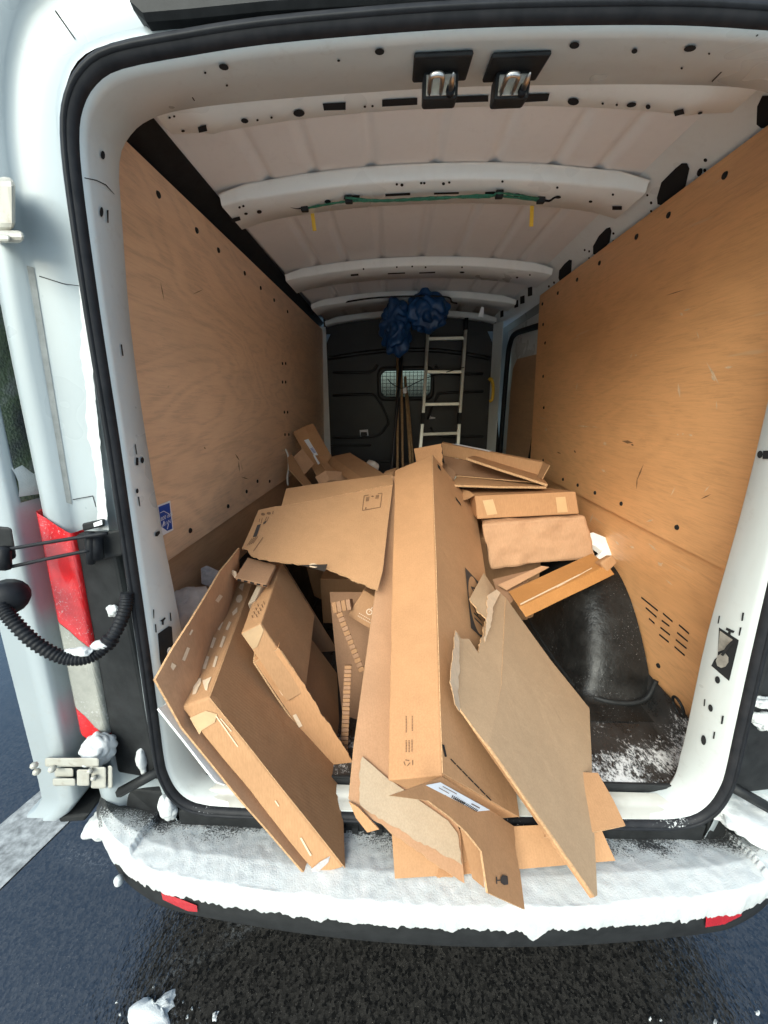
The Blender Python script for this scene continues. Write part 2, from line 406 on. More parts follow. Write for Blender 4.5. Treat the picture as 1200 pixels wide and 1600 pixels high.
def asphalt():
    m, t, b = nodes('wet_asphalt'); v = coord(t)
    vo = add(t, 'ShaderNodeTexVoronoi'); vo.inputs['Scale'].default_value = 120; t.links.new(v, vo.inputs['Vector'])
    n = tex(t, 48, 3, .6, coord(t, (1, .55, 1), (0, 0, .7))); big = tex(t, 1.9, 4, .65, v)
    c = ramp(t, vo.outputs['Color'], [(.2, (.007, .007, .007)), (.8, (.032, .030, .027))])
    sp = tex(t, 300, 1, .5, v)
    c = mixc(t, math_(t, 'MULTIPLY', ramp(t, sp.outputs[0], [(.73, (0, 0, 0)), (.77, (1, 1, 1))]), .5), c, (.30, .28, .24))
    # thin grey slush film lying in irregular patches
    sl = math_(t, 'MULTIPLY', ramp(t, tex(t, 1.1, 4, .7, v, .6).outputs[0], [(.60, (0, 0, 0)), (.74, (1, 1, 1))]), ramp(t, tex(t, 70, 3, .8, v).outputs[0], [(.48, (0, 0, 0)), (.60, (1, 1, 1))]))
    t.links.new(mixc(t, math_(t, 'MULTIPLY', sl, .5), c, (.30, .31, .32)), b.inputs['Base Color'])
    t.links.new(ramp(t, big.outputs[0], [(.35, (.03,)*3), (.60, (.10,)*3), (.75, (.28,)*3)]), b.inputs['Roughness'])
    b.inputs['Specular IOR Level'].default_value = 1.0; b.inputs['Coat Weight'].default_value = 1.0; b.inputs['Coat Roughness'].default_value = .04; b.inputs['Coat IOR'].default_value = 1.4
    h = math_(t, 'ADD', math_(t, 'MULTIPLY', vo.outputs['Distance'], .35), math_(t, 'MULTIPLY', n.outputs[0], 1.3))
    bump(t, b, h, .42, .0045)
asphalt()
plain('road_paint', (.27, .275, .27), .6, var=.6, scale=25, bmp=.5)
for nm in ('red_lens', 'clear_lens'):
    t = M[nm].node_tree; wv = add(t, 'ShaderNodeTexWave', wave_type='BANDS', bands_direction='X'); wv.inputs['Scale'].default_value = 75; wv.inputs['Distortion'].default_value = .2
    bs = t.nodes['Principled BSDF']; lk = bs.inputs['Base Color'].links[0].from_socket; cv = coord(t)
    fk = math_(t, 'MULTIPLY', ramp(t, tex(t, 150, 3, .8, cv).outputs[0], [(.60, (0, 0, 0)), (.66, (1, 1, 1))]), ramp(t, tex(t, 9, 2, .6, cv).outputs[0], [(.45, (0, 0, 0)), (.65, (1, 1, 1))]))
    t.links.new(mixc(t, fk, lk, (.60, .60, .60)), bs.inputs['Base Color'])
    t.links.new(coord(t, (1, .3, .04)), wv.inputs['Vector']); bump(t, t.nodes['Principled BSDF'], wv.outputs['Fac'], .25, .0015)
def glass(name, c, rough=.05):
    m, t, b = nodes(name); b.inputs['Base Color'].default_value = (*c, 1); b.inputs['Roughness'].default_value = rough; b.inputs['Transmission Weight'].default_value = .9; b.inputs['IOR'].default_value = 1.1
glass('window_glass', (.80, .92, .86))
def wetglass():
    m, t, b = nodes('wet_dark_glass'); v = coord(t); n = tex(t, 9, 4, .6, v)
    t.links.new(ramp(t, n.outputs[0], [(.35, (.05, .055, .06)), (.55, (.10, .13, .08)), (.7, (.20, .21, .21))]), b.inputs['Base Color'])
    b.inputs['Roughness'].default_value = .12; vo = add(t, 'ShaderNodeTexVoronoi'); vo.inputs['Scale'].default_value = 160; t.links.new(v, vo.inputs['Vector'])
    bump(t, b, vo.outputs['Distance'], .7, .004)
wetglass()

# ================================================================== the setting
def gridmesh(name, x0, x1, y0, y1, nx, ny, z, mat):
    vs_ = [(x0+(x1-x0)*i/nx, y0+(y1-y0)*j/ny, z) for j in range(ny+1) for i in range(nx+1)]
    fs = [(j*(nx+1)+i, j*(nx+1)+i+1, (j+1)*(nx+1)+i+1, (j+1)*(nx+1)+i) for j in range(ny) for i in range(nx)]
    return mk(name, vs_, fs, mat)
g = gridmesh('ground', -400, 400, -400, 400, 8, 8, 0, M['wet_asphalt']); g['kind'] = 'structure'
a, b_ = at(-60, 1255, Z=.004), at(95, 1262, Z=.004)
pl = [at(-40, 1322, Z=.004), at(95, 1208, Z=.004), at(115, 1272, Z=.004), at(-40, 1432, Z=.004)]
pd = (pl[1]-pl[0]).normalized()
pl[1] += pd*2.2; pl[2] += pd*2.2; pl[0] -= pd*1.5; pl[3] -= pd*1.5
ln = mk('parking_line', pl, [(0, 1, 2, 3)], M['road_paint']); ln['kind'] = 'structure'

def bounce_snowfield(name, x0, x1, y0, y1):
    n = 40; vs_ = []; fs = []
    for j in range(n+1):
        for i in range(n+1):
            x, y = x0+(x1-x0)*i/n, y0+(y1-y0)*j/n
            e = min(i, n-i, j, n-j)
            vs_.append((x + (.25*noise.noise(V((x*.8, y*.8, 1))) if e == 0 else 0), y + (.25*noise.noise(V((x*.8, y*.8, 5))) if e == 0 else 0), -.01 if e == 0 else .03 + .03*noise.noise(V((x*.5, y*.5, 0)))))
    for j in range(n):
        for i in range(n): fs.append((j*(n+1)+i, j*(n+1)+i+1, (j+1)*(n+1)+i+1, (j+1)*(n+1)+i))
    o = mk(name, vs_, fs, M['snow'], None, True); o['kind'] = 'structure'
bounce_snowfield('bounce_snow_ground', -14, 14, -16, -1.5)  # unseen snow added behind the camera to bounce light into the van
# ================================================================== the van
van = thing('delivery_van', 'white panel van seen from behind with its rear doors open and plywood lined load space', 'van')
FLOOR = .76
SEAL = [(0, .712), (.35, .712), (.62, .716), (.70, .724), (.745, .745), (.772, .785), (.785, .84), (.787, .90), (.775, 1.05), (.757, 1.28), (.735, 1.6),
        (.72, 1.82), (.707, 2.05), (.692, 2.25), (.680, 2.34), (.662, 2.385), (.63, 2.417), (.58, 2.436), (.46, 2.449), (.33, 2.459), (.15, 2.465), (0, 2.467)]
INNER = [(0, .06, .735), (.35, .06, .735), (.62, .06, .736), (.68, .065, .742), (.715, .07, .76), (.735, .08, .80), (.742, .09, .85), (.742, .09, .91), (.735, .09, 1.05), (.725, .09, 1.28), (.727, .09, 1.6),
         (.722, .09, 1.82), (.71, .09, 2.05), (.690, .095, 2.25), (.676, .10, 2.36), (.655, .12, 2.415), (.62, .14, 2.45), (.56, .155, 2.472), (.45, .165, 2.486), (.32, .17, 2.494), (.15, .17, 2.498), (0, .17, 2.50)]
def mirror(h):      # half loop (x>=0, bottom to top) -> closed loop
    return [V(p) for p in h] + [V((-p[0], p[1], p[2])) for p in reversed(h[1:-1])]
seal_in = crom(mirror([(x, 0, z) for x, z in SEAL]), 3, True)
inner = crom(mirror(INNER), 3, True)
NL = len(seal_in)
def outn(loop, i):
    t = loop[(i+1) % len(loop)] - loop[i-1]; t.y = 0; t.normalize(); return V((t.z, 0, -t.x))
out = [outn(seal_in, i) for i in range(NL)]
lip = [seal_in[i].lerp(inner[i], .12) - out[i]*.004 + V((0, .004, 0)) for i in range(NL)]
ret = [inner[i] + out[i]*.13 + V((0, .015, 0)) for i in range(NL)]
ret0 = [inner[i] + out[i]*.006 + V((0, .008, 0)) for i in range(NL)]
frame = loft('door_frame', [[p + out[i]*.02 for i, p in enumerate(seal_in)], seal_in, lip, inner, ret0, ret], M['frame_white'], van, True)
# rubber seal: fat U-section swept round the opening
sect = [(.001, .012), (.0, -.006), (.005, -.014), (.014, -.018), (.024, -.014), (.029, -.005), (.029, .014)]
sw_ = [1.0 + .05*max(0, min(1, (p.z-2.36)/.08)) for p in seal_in]
loft('door_seal', [[seal_in[i] + out[i]*(o*sw_[i]) + V((0, y, 0)) for i in range(NL)] for o, y in sect], M['seal_rubber'], van, True)
loft('seal_lip', [[seal_in[i] + out[i]*(o*sw_[i]) + V((0, y, 0)) for i in range(NL)] for o, y in ((.010, -.017), (.012, -.021), (.016, -.021), (.018, -.017))], M['rubber'], van, True)

# ---- body round the opening (rear pillars, roof edge), side panels and outer roof
OUTER = [(1.06, .60), (1.062, .70), (1.058, .80), (1.055, .86), (1.045, 1.05), (1.022, 1.28), (.992, 1.6), (.975, 1.82), (.957, 2.05), (.937, 2.25), (.922, 2.36), (.905, 2.44), (.87, 2.54), (.80, 2.63), (.62, 2.69), (.45, 2.715), (.2, 2.728), (0, 2.73)]
SIN = [(.80, .64), (.81, .70), (.815, .80), (.815, .86), (.805, 1.05), (.787, 1.28), (.765, 1.6), (.75, 1.82), (.737, 2.05), (.724, 2.25), (.714, 2.36), (.70, 2.41), (.665, 2.455), (.60, 2.478), (.46, 2.492), (.33, 2.50), (.15, 2.506), (0, 2.508)]
def halfrow(fx): return [V(p) for p in fx]
def pillar(sgn):
    rows = []
    for t, y in ((-.02, .006), (.05, .008), (.13, .035), (.22, .05), (.62, .055), (.70, .046), (.73, .030), (.86, .026), (.95, .034), (1.0, .06)):
        rows.append(crom([V((sgn*(s[0]+(o[0]-s[0])*t), y, s[1]+(o[1]-s[1])*t)) for s, o in zip(SIN, OUTER)], 3))
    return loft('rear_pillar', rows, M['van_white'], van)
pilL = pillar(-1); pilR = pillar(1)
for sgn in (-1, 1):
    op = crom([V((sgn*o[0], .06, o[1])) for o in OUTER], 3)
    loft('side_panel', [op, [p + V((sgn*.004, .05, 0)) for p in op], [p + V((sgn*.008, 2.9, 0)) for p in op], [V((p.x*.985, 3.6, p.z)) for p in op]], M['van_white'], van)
# cab and underside, enough to read from beside the van
cabpts = crom([V((s*o[0]*.985, 3.6, o[1])) for s, o in ([(1, o) for o in OUTER] + [(-1, o) for o in reversed(OUTER[:-1])])], 2)
loft('cab_shell', [cabpts, [V((p.x*.97, 4.0, .6+(p.z-.6)*.95)) for p in cabpts], [V((p.x*.9, 4.35, .6+(p.z-.6)*.62 if p.z > 1.6 else p.z)) for p in cabpts][:0] or [V((p.x*.96, 4.25, .6+(p.z-.6)*.86)) for p in cabpts]], M['van_white'], van)
loft('bonnet', [[V((x*.95, 4.25, 1.25)) for x in (-1, -.5, 0, .5, 1)], [V((x*.9, 4.9, 1.15)) for x in (-1, -.5, 0, .5, 1)], [V((x*.85, 5.3, .95)) for x in (-1, -.5, 0, .5, 1)], [V((x*.85, 5.35, .4)) for x in (-1, -.5, 0, .5, 1)]], M['van_white'], van)
box('underbody', (-.95, .12, .40), (.95, 4.6, .66), M['black_plastic'], van, .01)
box('load_floor', (-.92, .065, .70), (.92, 3.05, .755), M['black_plastic'], van, .004)
for x in (-.86, .86):
    for y in (.98, 4.5):
        tw = []; prof = [(.20, -.09), (.31, -.105), (.34, -.07), (.345, 0), (.34, .07), (.31, .105), (.20, .09)]
        rows = [[V((x + s, y + rr*math.cos(a), .345 + rr*math.sin(a))) for rr, s in prof] for a in [2*math.pi*k/28 for k in range(29)]]
        wheel = loft('wheel', rows, M['tyre'], van)
        loft('rim', [[V((x + s, y + rr*math.cos(a), .345 + rr*math.sin(a))) for rr, s in ((.02, .05*(1 if x > 0 else -1)), (.12, .03*(1 if x > 0 else -1)), (.21, .07*(1 if x > 0 else -1)))] for a in [2*math.pi*k/28 for k in range(29)]], M['dull_metal'], wheel)
# black moulding over the door opening
rm = [at(206, 12, Y=-.012), at(226, 31, Y=-.012), at(300, 25, Y=-.012), at(420, 13, Y=-.012), at(560, 5, Y=-.012), at(690, 1, Y=-.012)]
rm = rm + [V((-p.x, p.y, p.z)) for p in reversed(rm)]
loft('roof_moulding', [[p + V((0, dy, dz)) for p in rm] for dy, dz in ((.05, -.002), (.004, 0), (-.004, .006), (-.004, .05), (.01, .12), (.07, .15))], M['black_plastic'], van, smooth=False)

# ---- roof
def zr(x): return 2.665 - .055*(abs(x)/.72)**2.2
RIB = (-.56, -.40, -.20, 0.02, .22, .42, .57)
def zrib(x):
    z = zr(x)
    for c in RIB:
        d = abs(x-c)
        if d < .024: z += .011*math.cos(d/.024*math.pi/2)
    return z
xs = [-.76+1.52*i/150 for i in range(151)]
loft('roof_panel', [[V((x, y, zrib(x))) for x in xs] for y in (.12, .8, 1.6, 2.4, 3.1)], M['roof_paint'], van, thick=.003)
# outer roof skin
loft('roof_skin', [[V((x, y, 2.73 - .10*(abs(x)/.80)**3)) for x in [-.80+1.6*i/20 for i in range(21)]] for y in (.06, 1.5, 3.6)], M['van_white'], van)
def bow(y0, y1, depth, hwid, mat='jamb_white', flange=.02):
    rows = []
    for y, dz in ((y0-.012, -.004), (y0, -.006), (y0+.006, -depth+.006), (y0+.014, -depth), (y1-.014, -depth-.004), (y1-.006, -depth+.004), (y1, -.006), (y1+.012, -.004)):
        r = []
        for i in range(61):
            x = -hwid + 2*hwid*i/60; e = abs(x)/hwid
            d2 = dz if e < .84 else dz*(1-.35*(e-.84)/.16)
            r.append(V((x, y + .016*max(0, e-.8)/.2*(1 if y > (y0+y1)/2 else -1), zr(x)+d2-.02*max(0, e-.86)/.14)))
        rows.append(r)
    return loft('roof_bow', rows, M[mat], van)
bows = [bow(.20, .30, .125, .66), bow(.755, .925, .045, .735), bow(1.60, 1.83, .045, .75), bow(2.26, 2.46, .045, .75), bow(2.86, 2.95, .045, .76)]
# cant rails above the plywood: open pressed rail on the right, plain dark strip on the left
def quadstrip(name, a0, a1, b0, b1, mat, th=.004):
    return loft(name, [[V(a0).lerp(V(a1), i/40) for i in range(41)], [V(b0).lerp(V(b1), i/40) for i in range(41)]], mat, van, smooth=False, thick=th)
railR = quadstrip('cant_rail', (.70, .20, 2.612), (.74, 3.0, 2.612), (.862, .12, 2.525), (.862, 3.0, 2.525), M['jamb_white'])
railL = quadstrip('cant_rail_strip', (-.74, .16, 2.600), (-.80, 3.0, 2.600), (-.868, .10, 2.535), (-.868, 3.0, 2.535), M['black_plastic'])
railL['label'] = 'long black strip'
quadstrip('ply_top_lip', (-.846, .12, 2.527), (-.846, 3.0, 2.527), (-.860, .12, 2.536), (-.860, 3.0, 2.536), M['pale_white_plastic'], .002)

# ---- plywood lining
def hwall(z): return .885 - .031*(z-1.0)/.75*.98 if z > 1.0 else .885 + .02*(1.0-z)
def plypanel(sgn, y0, y1, z0, z1, mat, dx=0.0, parent=van, clip=None):
    rows = []
    for k in range(9):
        z = z0 + (z1-z0)*k/8
        rows.append([V((sgn*(hwall(z)-dx), y0+(y1-y0)*i/24, z)) for i in range(25)])
    return loft('plywood_panel', rows, M[mat], parent, smooth=False, thick=.009)
plyLu = plypanel(-1, .10, 2.99, 1.40, 2.535, 'ply_left', .012); plyLl = plypanel(-1, .10, 2.99, .74, 1.425, 'ply_low')
plyRu = plypanel(1, .10, 1.92, 1.40, 2.532, 'ply_right', .012); plyRl = plypanel(1, .10, 1.92, .74, 1.425, 'ply_right')
def screws(target, pix, r=.0075):
    for px, py in pix:
        c, n = hit(target, px, py)
        if c is None: continue
        o = bpy.data.objects.new('screw', screw_me); col.objects.link(o); o.parent = target
        o.matrix_basis = Matrix.Translation(c) @ n.to_track_quat('Z', 'Y').to_matrix().to_4x4()
bm = bmesh.new(); bmesh.ops.create_cone(bm, cap_ends=True, segments=10, radius1=.0115, radius2=.008, depth=.008)
screw_me = bpy.data.meshes.new('screw'); bm.to_mesh(screw_me); bm.free(); screw_me.materials.append(M['hole'])
screws(plyLu, [(247, 304), (307, 360), (341, 391), (382, 427), (407, 450), (428, 469), (449, 487), (441, 568), (446, 568), (441, 597), (446, 597), (445, 679), (451, 679), (444, 644), (449, 644), (297, 829), (356, 791), (385, 768), (402, 752), (421, 752)])
screws(plyLl, [(297, 842), (357, 803), (385, 776)])
screws(plyRu, [(1133, 274), (1045, 336), (995, 370), (937, 411), (902, 437), (872, 458), (848, 475), (849, 507), (852, 536), (849, 588), (850, 637), (849, 719), (880, 749), (903, 758), (930, 770), (971, 787), (1058, 824)])
screws(plyRl, [(880, 758), (903, 768), (930, 781), (971, 799), (1058, 838), (1029, 1040)])
# ventilation slots sawn in the lower right panel
slots = [(1003, 932, 1029, 953), (1010, 948, 1027, 963), (1015, 965, 1024, 973), (1037, 957, 1052, 970), (1035, 968, 1047, 977), (1033, 979, 1048, 991), (1031, 990, 1046, 1002), (1062, 975, 1078, 989), (1059, 987, 1076, 1001), (1057, 998, 1074, 1012), (1055, 1009, 1071, 1023)]
for x0, y0, x1, y1 in slots:
    decal('vent_slot', plyRl, [[(x0, y0), (x1, y1), (x1-.4, y1+2.6), (x0-.4, y0+2.6)]], M['hole'])

def tick(x0, y0, x1, y1, w_):
    d = math.hypot(x1-x0, y1-y0); nx, ny = -(y1-y0)/d*w_/2, (x1-x0)/d*w_/2
    return [(x0, y0), ((x0+x1)/2+nx, (y0+y1)/2+ny), (x1, y1), ((x0+x1)/2-nx, (y0+y1)/2-ny)]
plain('sealant', (.23, .24, .235), .7, var=.2, scale=30)
plain('ply_scar', (.66, .48, .30), .8, var=.2, scale=60); plain('ply_dark', (.20, .11, .05), .8, var=.2, scale=60)
decal('scratches', plyRu, [tick(1064, 488, 1067, 494, 5), tick(1068, 486, 1080, 482, 3), tick(1089, 517, 1093, 530, 2), tick(1104, 565, 1125, 602, 4), tick(1112, 586, 1118, 596, 5), tick(1132, 575, 1146, 573, 4), tick(1060, 598, 1063, 622, 4), tick(1120, 626, 1121, 641, 2), tick(902, 665, 922, 667, 2.6), tick(925, 666, 935, 668, 1.6), tick(1058, 678, 1061, 680, 3), tick(1077, 679, 1083, 681, 4), tick(1066, 678, 1069, 678, 3), tick(853, 668, 854, 674, 4), tick(992, 556, 996, 554, 3), tick(944, 690, 947, 696, 6), tick(940, 733, 947, 738, 4), tick(1048, 776, 1056, 760, 2), tick(1100, 770, 1110, 758, 2), tick(900, 610, 903, 598, 2), tick(1010, 815, 1022, 812, 3), tick(985, 560, 988, 552, 2)], M['ply_scar'], .0012, flat=True)
decal('dark_marks', plyRu, [tick(972, 689, 990, 692, 5), tick(986, 694, 991, 696, 3), tick(995, 752, 1006, 725, 2.2), tick(995, 765, 996, 745, 1.6), tick(897, 703, 900, 708, 3), tick(870, 706, 877, 709, 2), tick(1040, 462, 1072, 452, 1.6), tick(1095, 780, 1112, 772, 2)], M['ply_dark'], .0012, flat=True)
decal('scratches', plyRl, [tick(922, 818, 927, 802, 2.4), tick(1013, 848, 1028, 862, 3), tick(1028, 878, 1035, 885, 5), tick(1030, 884, 1037, 879, 3), tick(985, 853, 992, 857, 4), tick(1040, 905, 1052, 915, 2), tick(962, 845, 968, 852, 3)], M['ply_scar'], .0012, flat=True)
decal('scratches', plyLu, [tick(261, 606, 264, 602, 3), tick(376, 722, 379, 736, 2), tick(263, 633, 266, 636, 3), tick(330, 500, 333, 498, 2), tick(419, 520, 421, 526, 2)], M['ply_scar'], .0012, flat=True)
decal('dark_marks', plyLu, [tick(367, 709, 374, 720, 2), tick(372, 720, 374, 738, 1.5), tick(376, 745, 389, 749, 1.5), tick(318, 698, 321, 702, 2), tick(250, 440, 256, 470, 1.4), tick(300, 460, 318, 452, 1.2)], M['ply_dark'], .0012, flat=True)
# ---- cut-outs in the sheet metal
def holes(target, items, nm='hole'):
    for it in items:
        pl_ = it if isinstance(it, list) else disc(*it)
        decal(nm, target, [pl_], M['hole'])
def rect(x0, y0, x1, y1, sk=0): return [(x0, y0), (x1, y0+sk), (x1, y1+sk), (x0, y1)]
holes(frame, [(349, 102, 8, 5, 12, .3), (593, 78, 7.5, 5.5, 12, 0), (898, 68, 8, 5.5, 12, -.2), (992, 77, 5, 4, 10, -.5), (1079, 73, 10, 5, 12, -.2), (529, 92, 2.5, 2), (320, 111, 2, 2), (354, 131, 2, 2), (1109, 81, 2, 2), (1066, 104, 2, 2),
              (159, 242, 3.5, 7, 10, -.1), (157, 331, 3, 8, 10, 0), [(165, 328), (168, 328), (168, 348), (166, 348)], [(187, 538), (189, 538), (191.5, 556), (189.5, 556)],
              [(209, 694), (210.5, 694), (213, 710), (211.5, 710)], rect(211, 715, 215, 727), (221, 719, 2.7, 5, 10, 0), (213, 767, 2.2, 4), [(214, 776), (216, 776), (218, 791), (216.5, 791)],
              [(242, 832), (248, 829), (249, 833), (245, 838), (241, 838)],
              [(238, 952), (240, 952), (240, 966), (239, 966)], [(264, 957), (266, 957), (267, 970), (265, 970)], [(241, 975), (243, 975), (244, 988), (242, 988)], [(249, 970), (257, 964), (258, 966), (255, 970), (255, 976), (252, 976), (252, 971)],
              (1189, 710, 4.5, 6, 12, .2), [(1194, 704), (1205, 704), (1205, 717), (1193, 717)],
              [(1136, 980), (1149, 986), (1147, 989), (1143, 988), (1142, 994), (1138, 993), (1139, 986), (1135, 984)], [(1124, 962), (1126, 962), (1124, 974), (1122, 974)], [(1161, 957), (1164, 957), (1162, 970), (1159, 970)], [(1157, 980), (1160, 980), (1157, 993), (1155, 993)],
              (1122, 1062, 4, 6, 12, -.2), (1111, 1106, 3.5, 6, 12, -.2), (1100, 1156, 4, 8, 12, -.1), [(1101, 1092), (1103, 1092), (1102, 1103), (1100, 1103)], [(1129, 1118), (1132, 1118), (1130, 1131), (1127, 1131)], [(1116, 1143), (1118.5, 1143), (1117, 1154), (1114.5, 1154)]])
# the two access openings with what shows inside
fr = decal('access_opening', frame, [[(1124, 980), (1155, 1000), (1154, 1006), (1140, 1064), (1112, 1040), (1117, 1030), (1122, 1026)]], M['hole'], off=.0015)
decal('conduit_plug', frame, [disc(1131, 1031, 10, 12, 9, .3)], M['dull_metal'], off=.006, parent=fr)
decal('latch_patch', frame, [[(1126, 985), (1146, 999), (1140, 1012), (1123, 1018)]], M['dull_metal'], off=.003, parent=fr)  # dull metal patch inside the access opening
decal('wire', frame, [[(1130, 1022), (1139, 1008), (1147, 1000), (1150, 1003), (1141, 1014), (1134, 1024)]], M['black_plastic'], off=.009, parent=fr)
fl = decal('access_opening', frame, [[(246, 990), (263, 978), (268, 979), (272, 1040), (256, 1062), (249, 1030)]], M['hole'], off=.0015)
decal('latch_eye', frame, [disc(264, 1017, 4.5, 6.5, 10, 0)], M['jamb_white'], off=.004, parent=fl); decal('eye_hole', frame, [disc(264.5, 1017, 2, 3.5, 8, 0)], M['hole'], off=.006, parent=fl)
holes(bows[0], [rect(252, 210, 273, 222, -4), [(309, 197), (322, 193), (324, 203), (311, 206)], [(504, 160), (540, 158), (540, 170), (506, 171)], rect(597, 154, 652, 165, -3), rect(706, 149, 763, 159, -2), [(822, 145), (859, 144), (856, 156), (820, 158)],
                (467, 175, 9, 6, 12, 0), (382, 187, 6, 4, 10, .2), (896, 157, 9, 6, 12, 0), (987, 162, 8, 4, 10, -.2), (1013, 165, 4, 4), (265, 182, 2, 2), (272, 180, 2, 2), (286, 203, 3, 2), (402, 186, 2, 2), (424, 182, 2, 2), (570, 165, 2, 2), (582, 164, 2, 2), (942, 160, 2, 2), (964, 162, 2, 2), [(1053, 172), (1068, 168), (1070, 176), (1055, 180)], [(1105, 184), (1128, 179), (1132, 186), (1112, 194)], (1094, 175, 4, 2, 8, -.3), (667, 158, 2, 2), (679, 158, 2.5, 2.5), (691, 157, 2, 2), (777, 155, 2, 2), (789, 155, 2, 2)])
holes(bows[1], [[(360, 341), (374, 337), (376, 343), (362, 347)], (405, 330, 4, 3), (384, 333, 3, 2), (512, 314, 5, 3), [(538, 304), (562, 304), (562, 309), (537, 311)], [(602, 302), (641, 300), (641, 304), (602, 306)], [(678, 300), (717, 299), (717, 302), (678, 303)], [(758, 299), (783, 298), (782, 303), (758, 304)], (808, 304, 6, 3), (872, 307, 5, 2.5), [(957, 321), (972, 321), (972, 327), (957, 327)], (923, 314, 3, 2), (620, 287, 2, 2), (628, 288, 2.5, 2.5), (658, 285, 2, 2), (663, 285, 2, 2), (693, 286, 2.5, 2.5), (702, 284, 2, 2), (785, 283, 2, 2), (871, 292, 2, 2), (958, 303, 2, 2), (374, 323, 2, 2), (380, 321, 2, 2)])
holes(bows[2], [[(548, 428), (560, 427), (560, 430), (548, 431)], [(606, 426), (633, 425), (633, 427), (606, 428)], [(655, 425), (680, 424), (680, 426), (655, 427)], (722, 425, 4, 1.5), (620, 417, 1.5, 1.5), (644, 416, 1.5, 1.5), (665, 417, 1.5, 1.5), (568, 420, 1.5, 1.5), (722, 417, 1.5, 1.5), (828, 429, 1.5, 1.5), (808, 433, 2, 1.5)])
holes(railR, [[(1056, 262), (1066, 254), (1074, 254), (1078, 262), (1072, 290), (1060, 303), (1034, 320), (1028, 318), (1027, 308), (1034, 284)], [(936, 368), (948, 356), (954, 354), (956, 360), (953, 378), (944, 388), (931, 398), (927, 396), (927, 384)], [(882, 412), (890, 405), (894, 406), (893, 424), (886, 433), (875, 439), (873, 434), (874, 422)],
                [(1184, 165), (1192, 148), (1215, 148), (1215, 198), (1190, 199), (1183, 193)], rect(804, 470, 810, 481, -2), rect(813, 463, 820, 475, -2), rect(825, 449, 832, 463, -2), rect(782, 486, 787, 496, -2),
                (1094, 268, 4, 7, 10, .4), (1103, 249, 3, 3), (1102, 265, 2.5, 3), (1018, 316, 2, 2.5), (1018, 329, 2, 2), (1012, 304, 1.8, 2), (959, 364, 1.8, 2), (959, 376, 1.8, 2), (921, 392, 1.5, 2), (914, 390, 1.5, 2), (921, 403, 1.5, 2), (893, 440, 1.5, 2), (858, 447, 1.5, 2), (866, 441, 1.5, 2)])
# seams and wrinkles of the header
for s in ([(258, 88), (303, 157), (304.5, 156), (259.5, 87)], [(1184, 52), (1112, 126), (1113.5, 127), (1186, 53)]):
    decal('seam', frame, [s], M['hole'], off=.001)
for s in ([(131, 277), (150, 281), (165, 288), (178, 303), (178, 304), (164, 289.5), (150, 282.5), (131, 278.5)],):
    decal('seam', frame, [s], M['hole'], off=.001)

for s_ in (bar_ for bar_ in ([(86, 18), (117, 62), (118.5, 61), (88, 17)], [(62, 431), (100, 443), (130, 447), (130, 448.2), (100, 444.4), (62, 432.4)], [(114, 780), (146, 774), (146, 775.2), (114, 781.2)], [(145, 775), (150, 792), (151, 792), (146.2, 775)])):
    decal('seam', pilL, [s_], M['hole'], off=.0012, flat=False)
decal('sealant_strip', pilL, [[(42+i*12.4, 415+i*74) , (53+i*12.0, 418+i*74), (53+(i+1)*12.0, 418+(i+1)*74), (42+(i+1)*12.4, 415+(i+1)*74)] for i in range(5)], M['sealant'], off=.0012, flat=False)
# ---- door strikers under the roof edge
def striker(px):
    b0 = hit(frame, px, 75)[0]; n = hit(frame, px, 75)[1]
    u = V((1, 0, 0)); v_ = n.cross(u).normalized()
    if v_.y < 0: v_ = -v_
    pc = hit(frame, px, 98)[0]
    o = pc - u*.052 - v_*.042 + n*.001
    hexa('striker_plate', para(o, u*.104, v_*.088, n*.008), M['black_plastic'], van, .006)
    o2 = pc - u*.033 + v_*.004 + n*.008
    hs = hexa('striker_housing', para(o2, u*.066, v_*.045, n*.038), M['black_plastic'], van, .005)
    # the rear face of the housing carries base plate, loop and guide pin
    fo = o2 - v_*.001; d_ = -v_
    hexa('striker_base', para(fo + u*.006 + n*.006, u*.054, n*.028, d_*.003), M['dull_metal'], hs, .001)
    def sp(a, b, c_): return fo + u*a + n*b + d_*c_
    tube('striker_loop', crom([sp(.012, .030, 0), sp(.012, .024, .036), sp(.016, .022, .044), sp(.029, .022, .044), sp(.033, .024, .036), sp(.033, .030, 0)], 3), .0046, M['steel'], hs)
    tube('guide_pin', [sp(.051, .030, 0), sp(.051, .025, .030), sp(.051, .022, .048)], .005, M['steel'], hs, rad=[.0058, .0052, .0015])
    tube('pin_collar', [sp(.051, .030, 0), sp(.051, .029, .012)], .0085, M['rubber'], hs)
striker(690); striker(806)

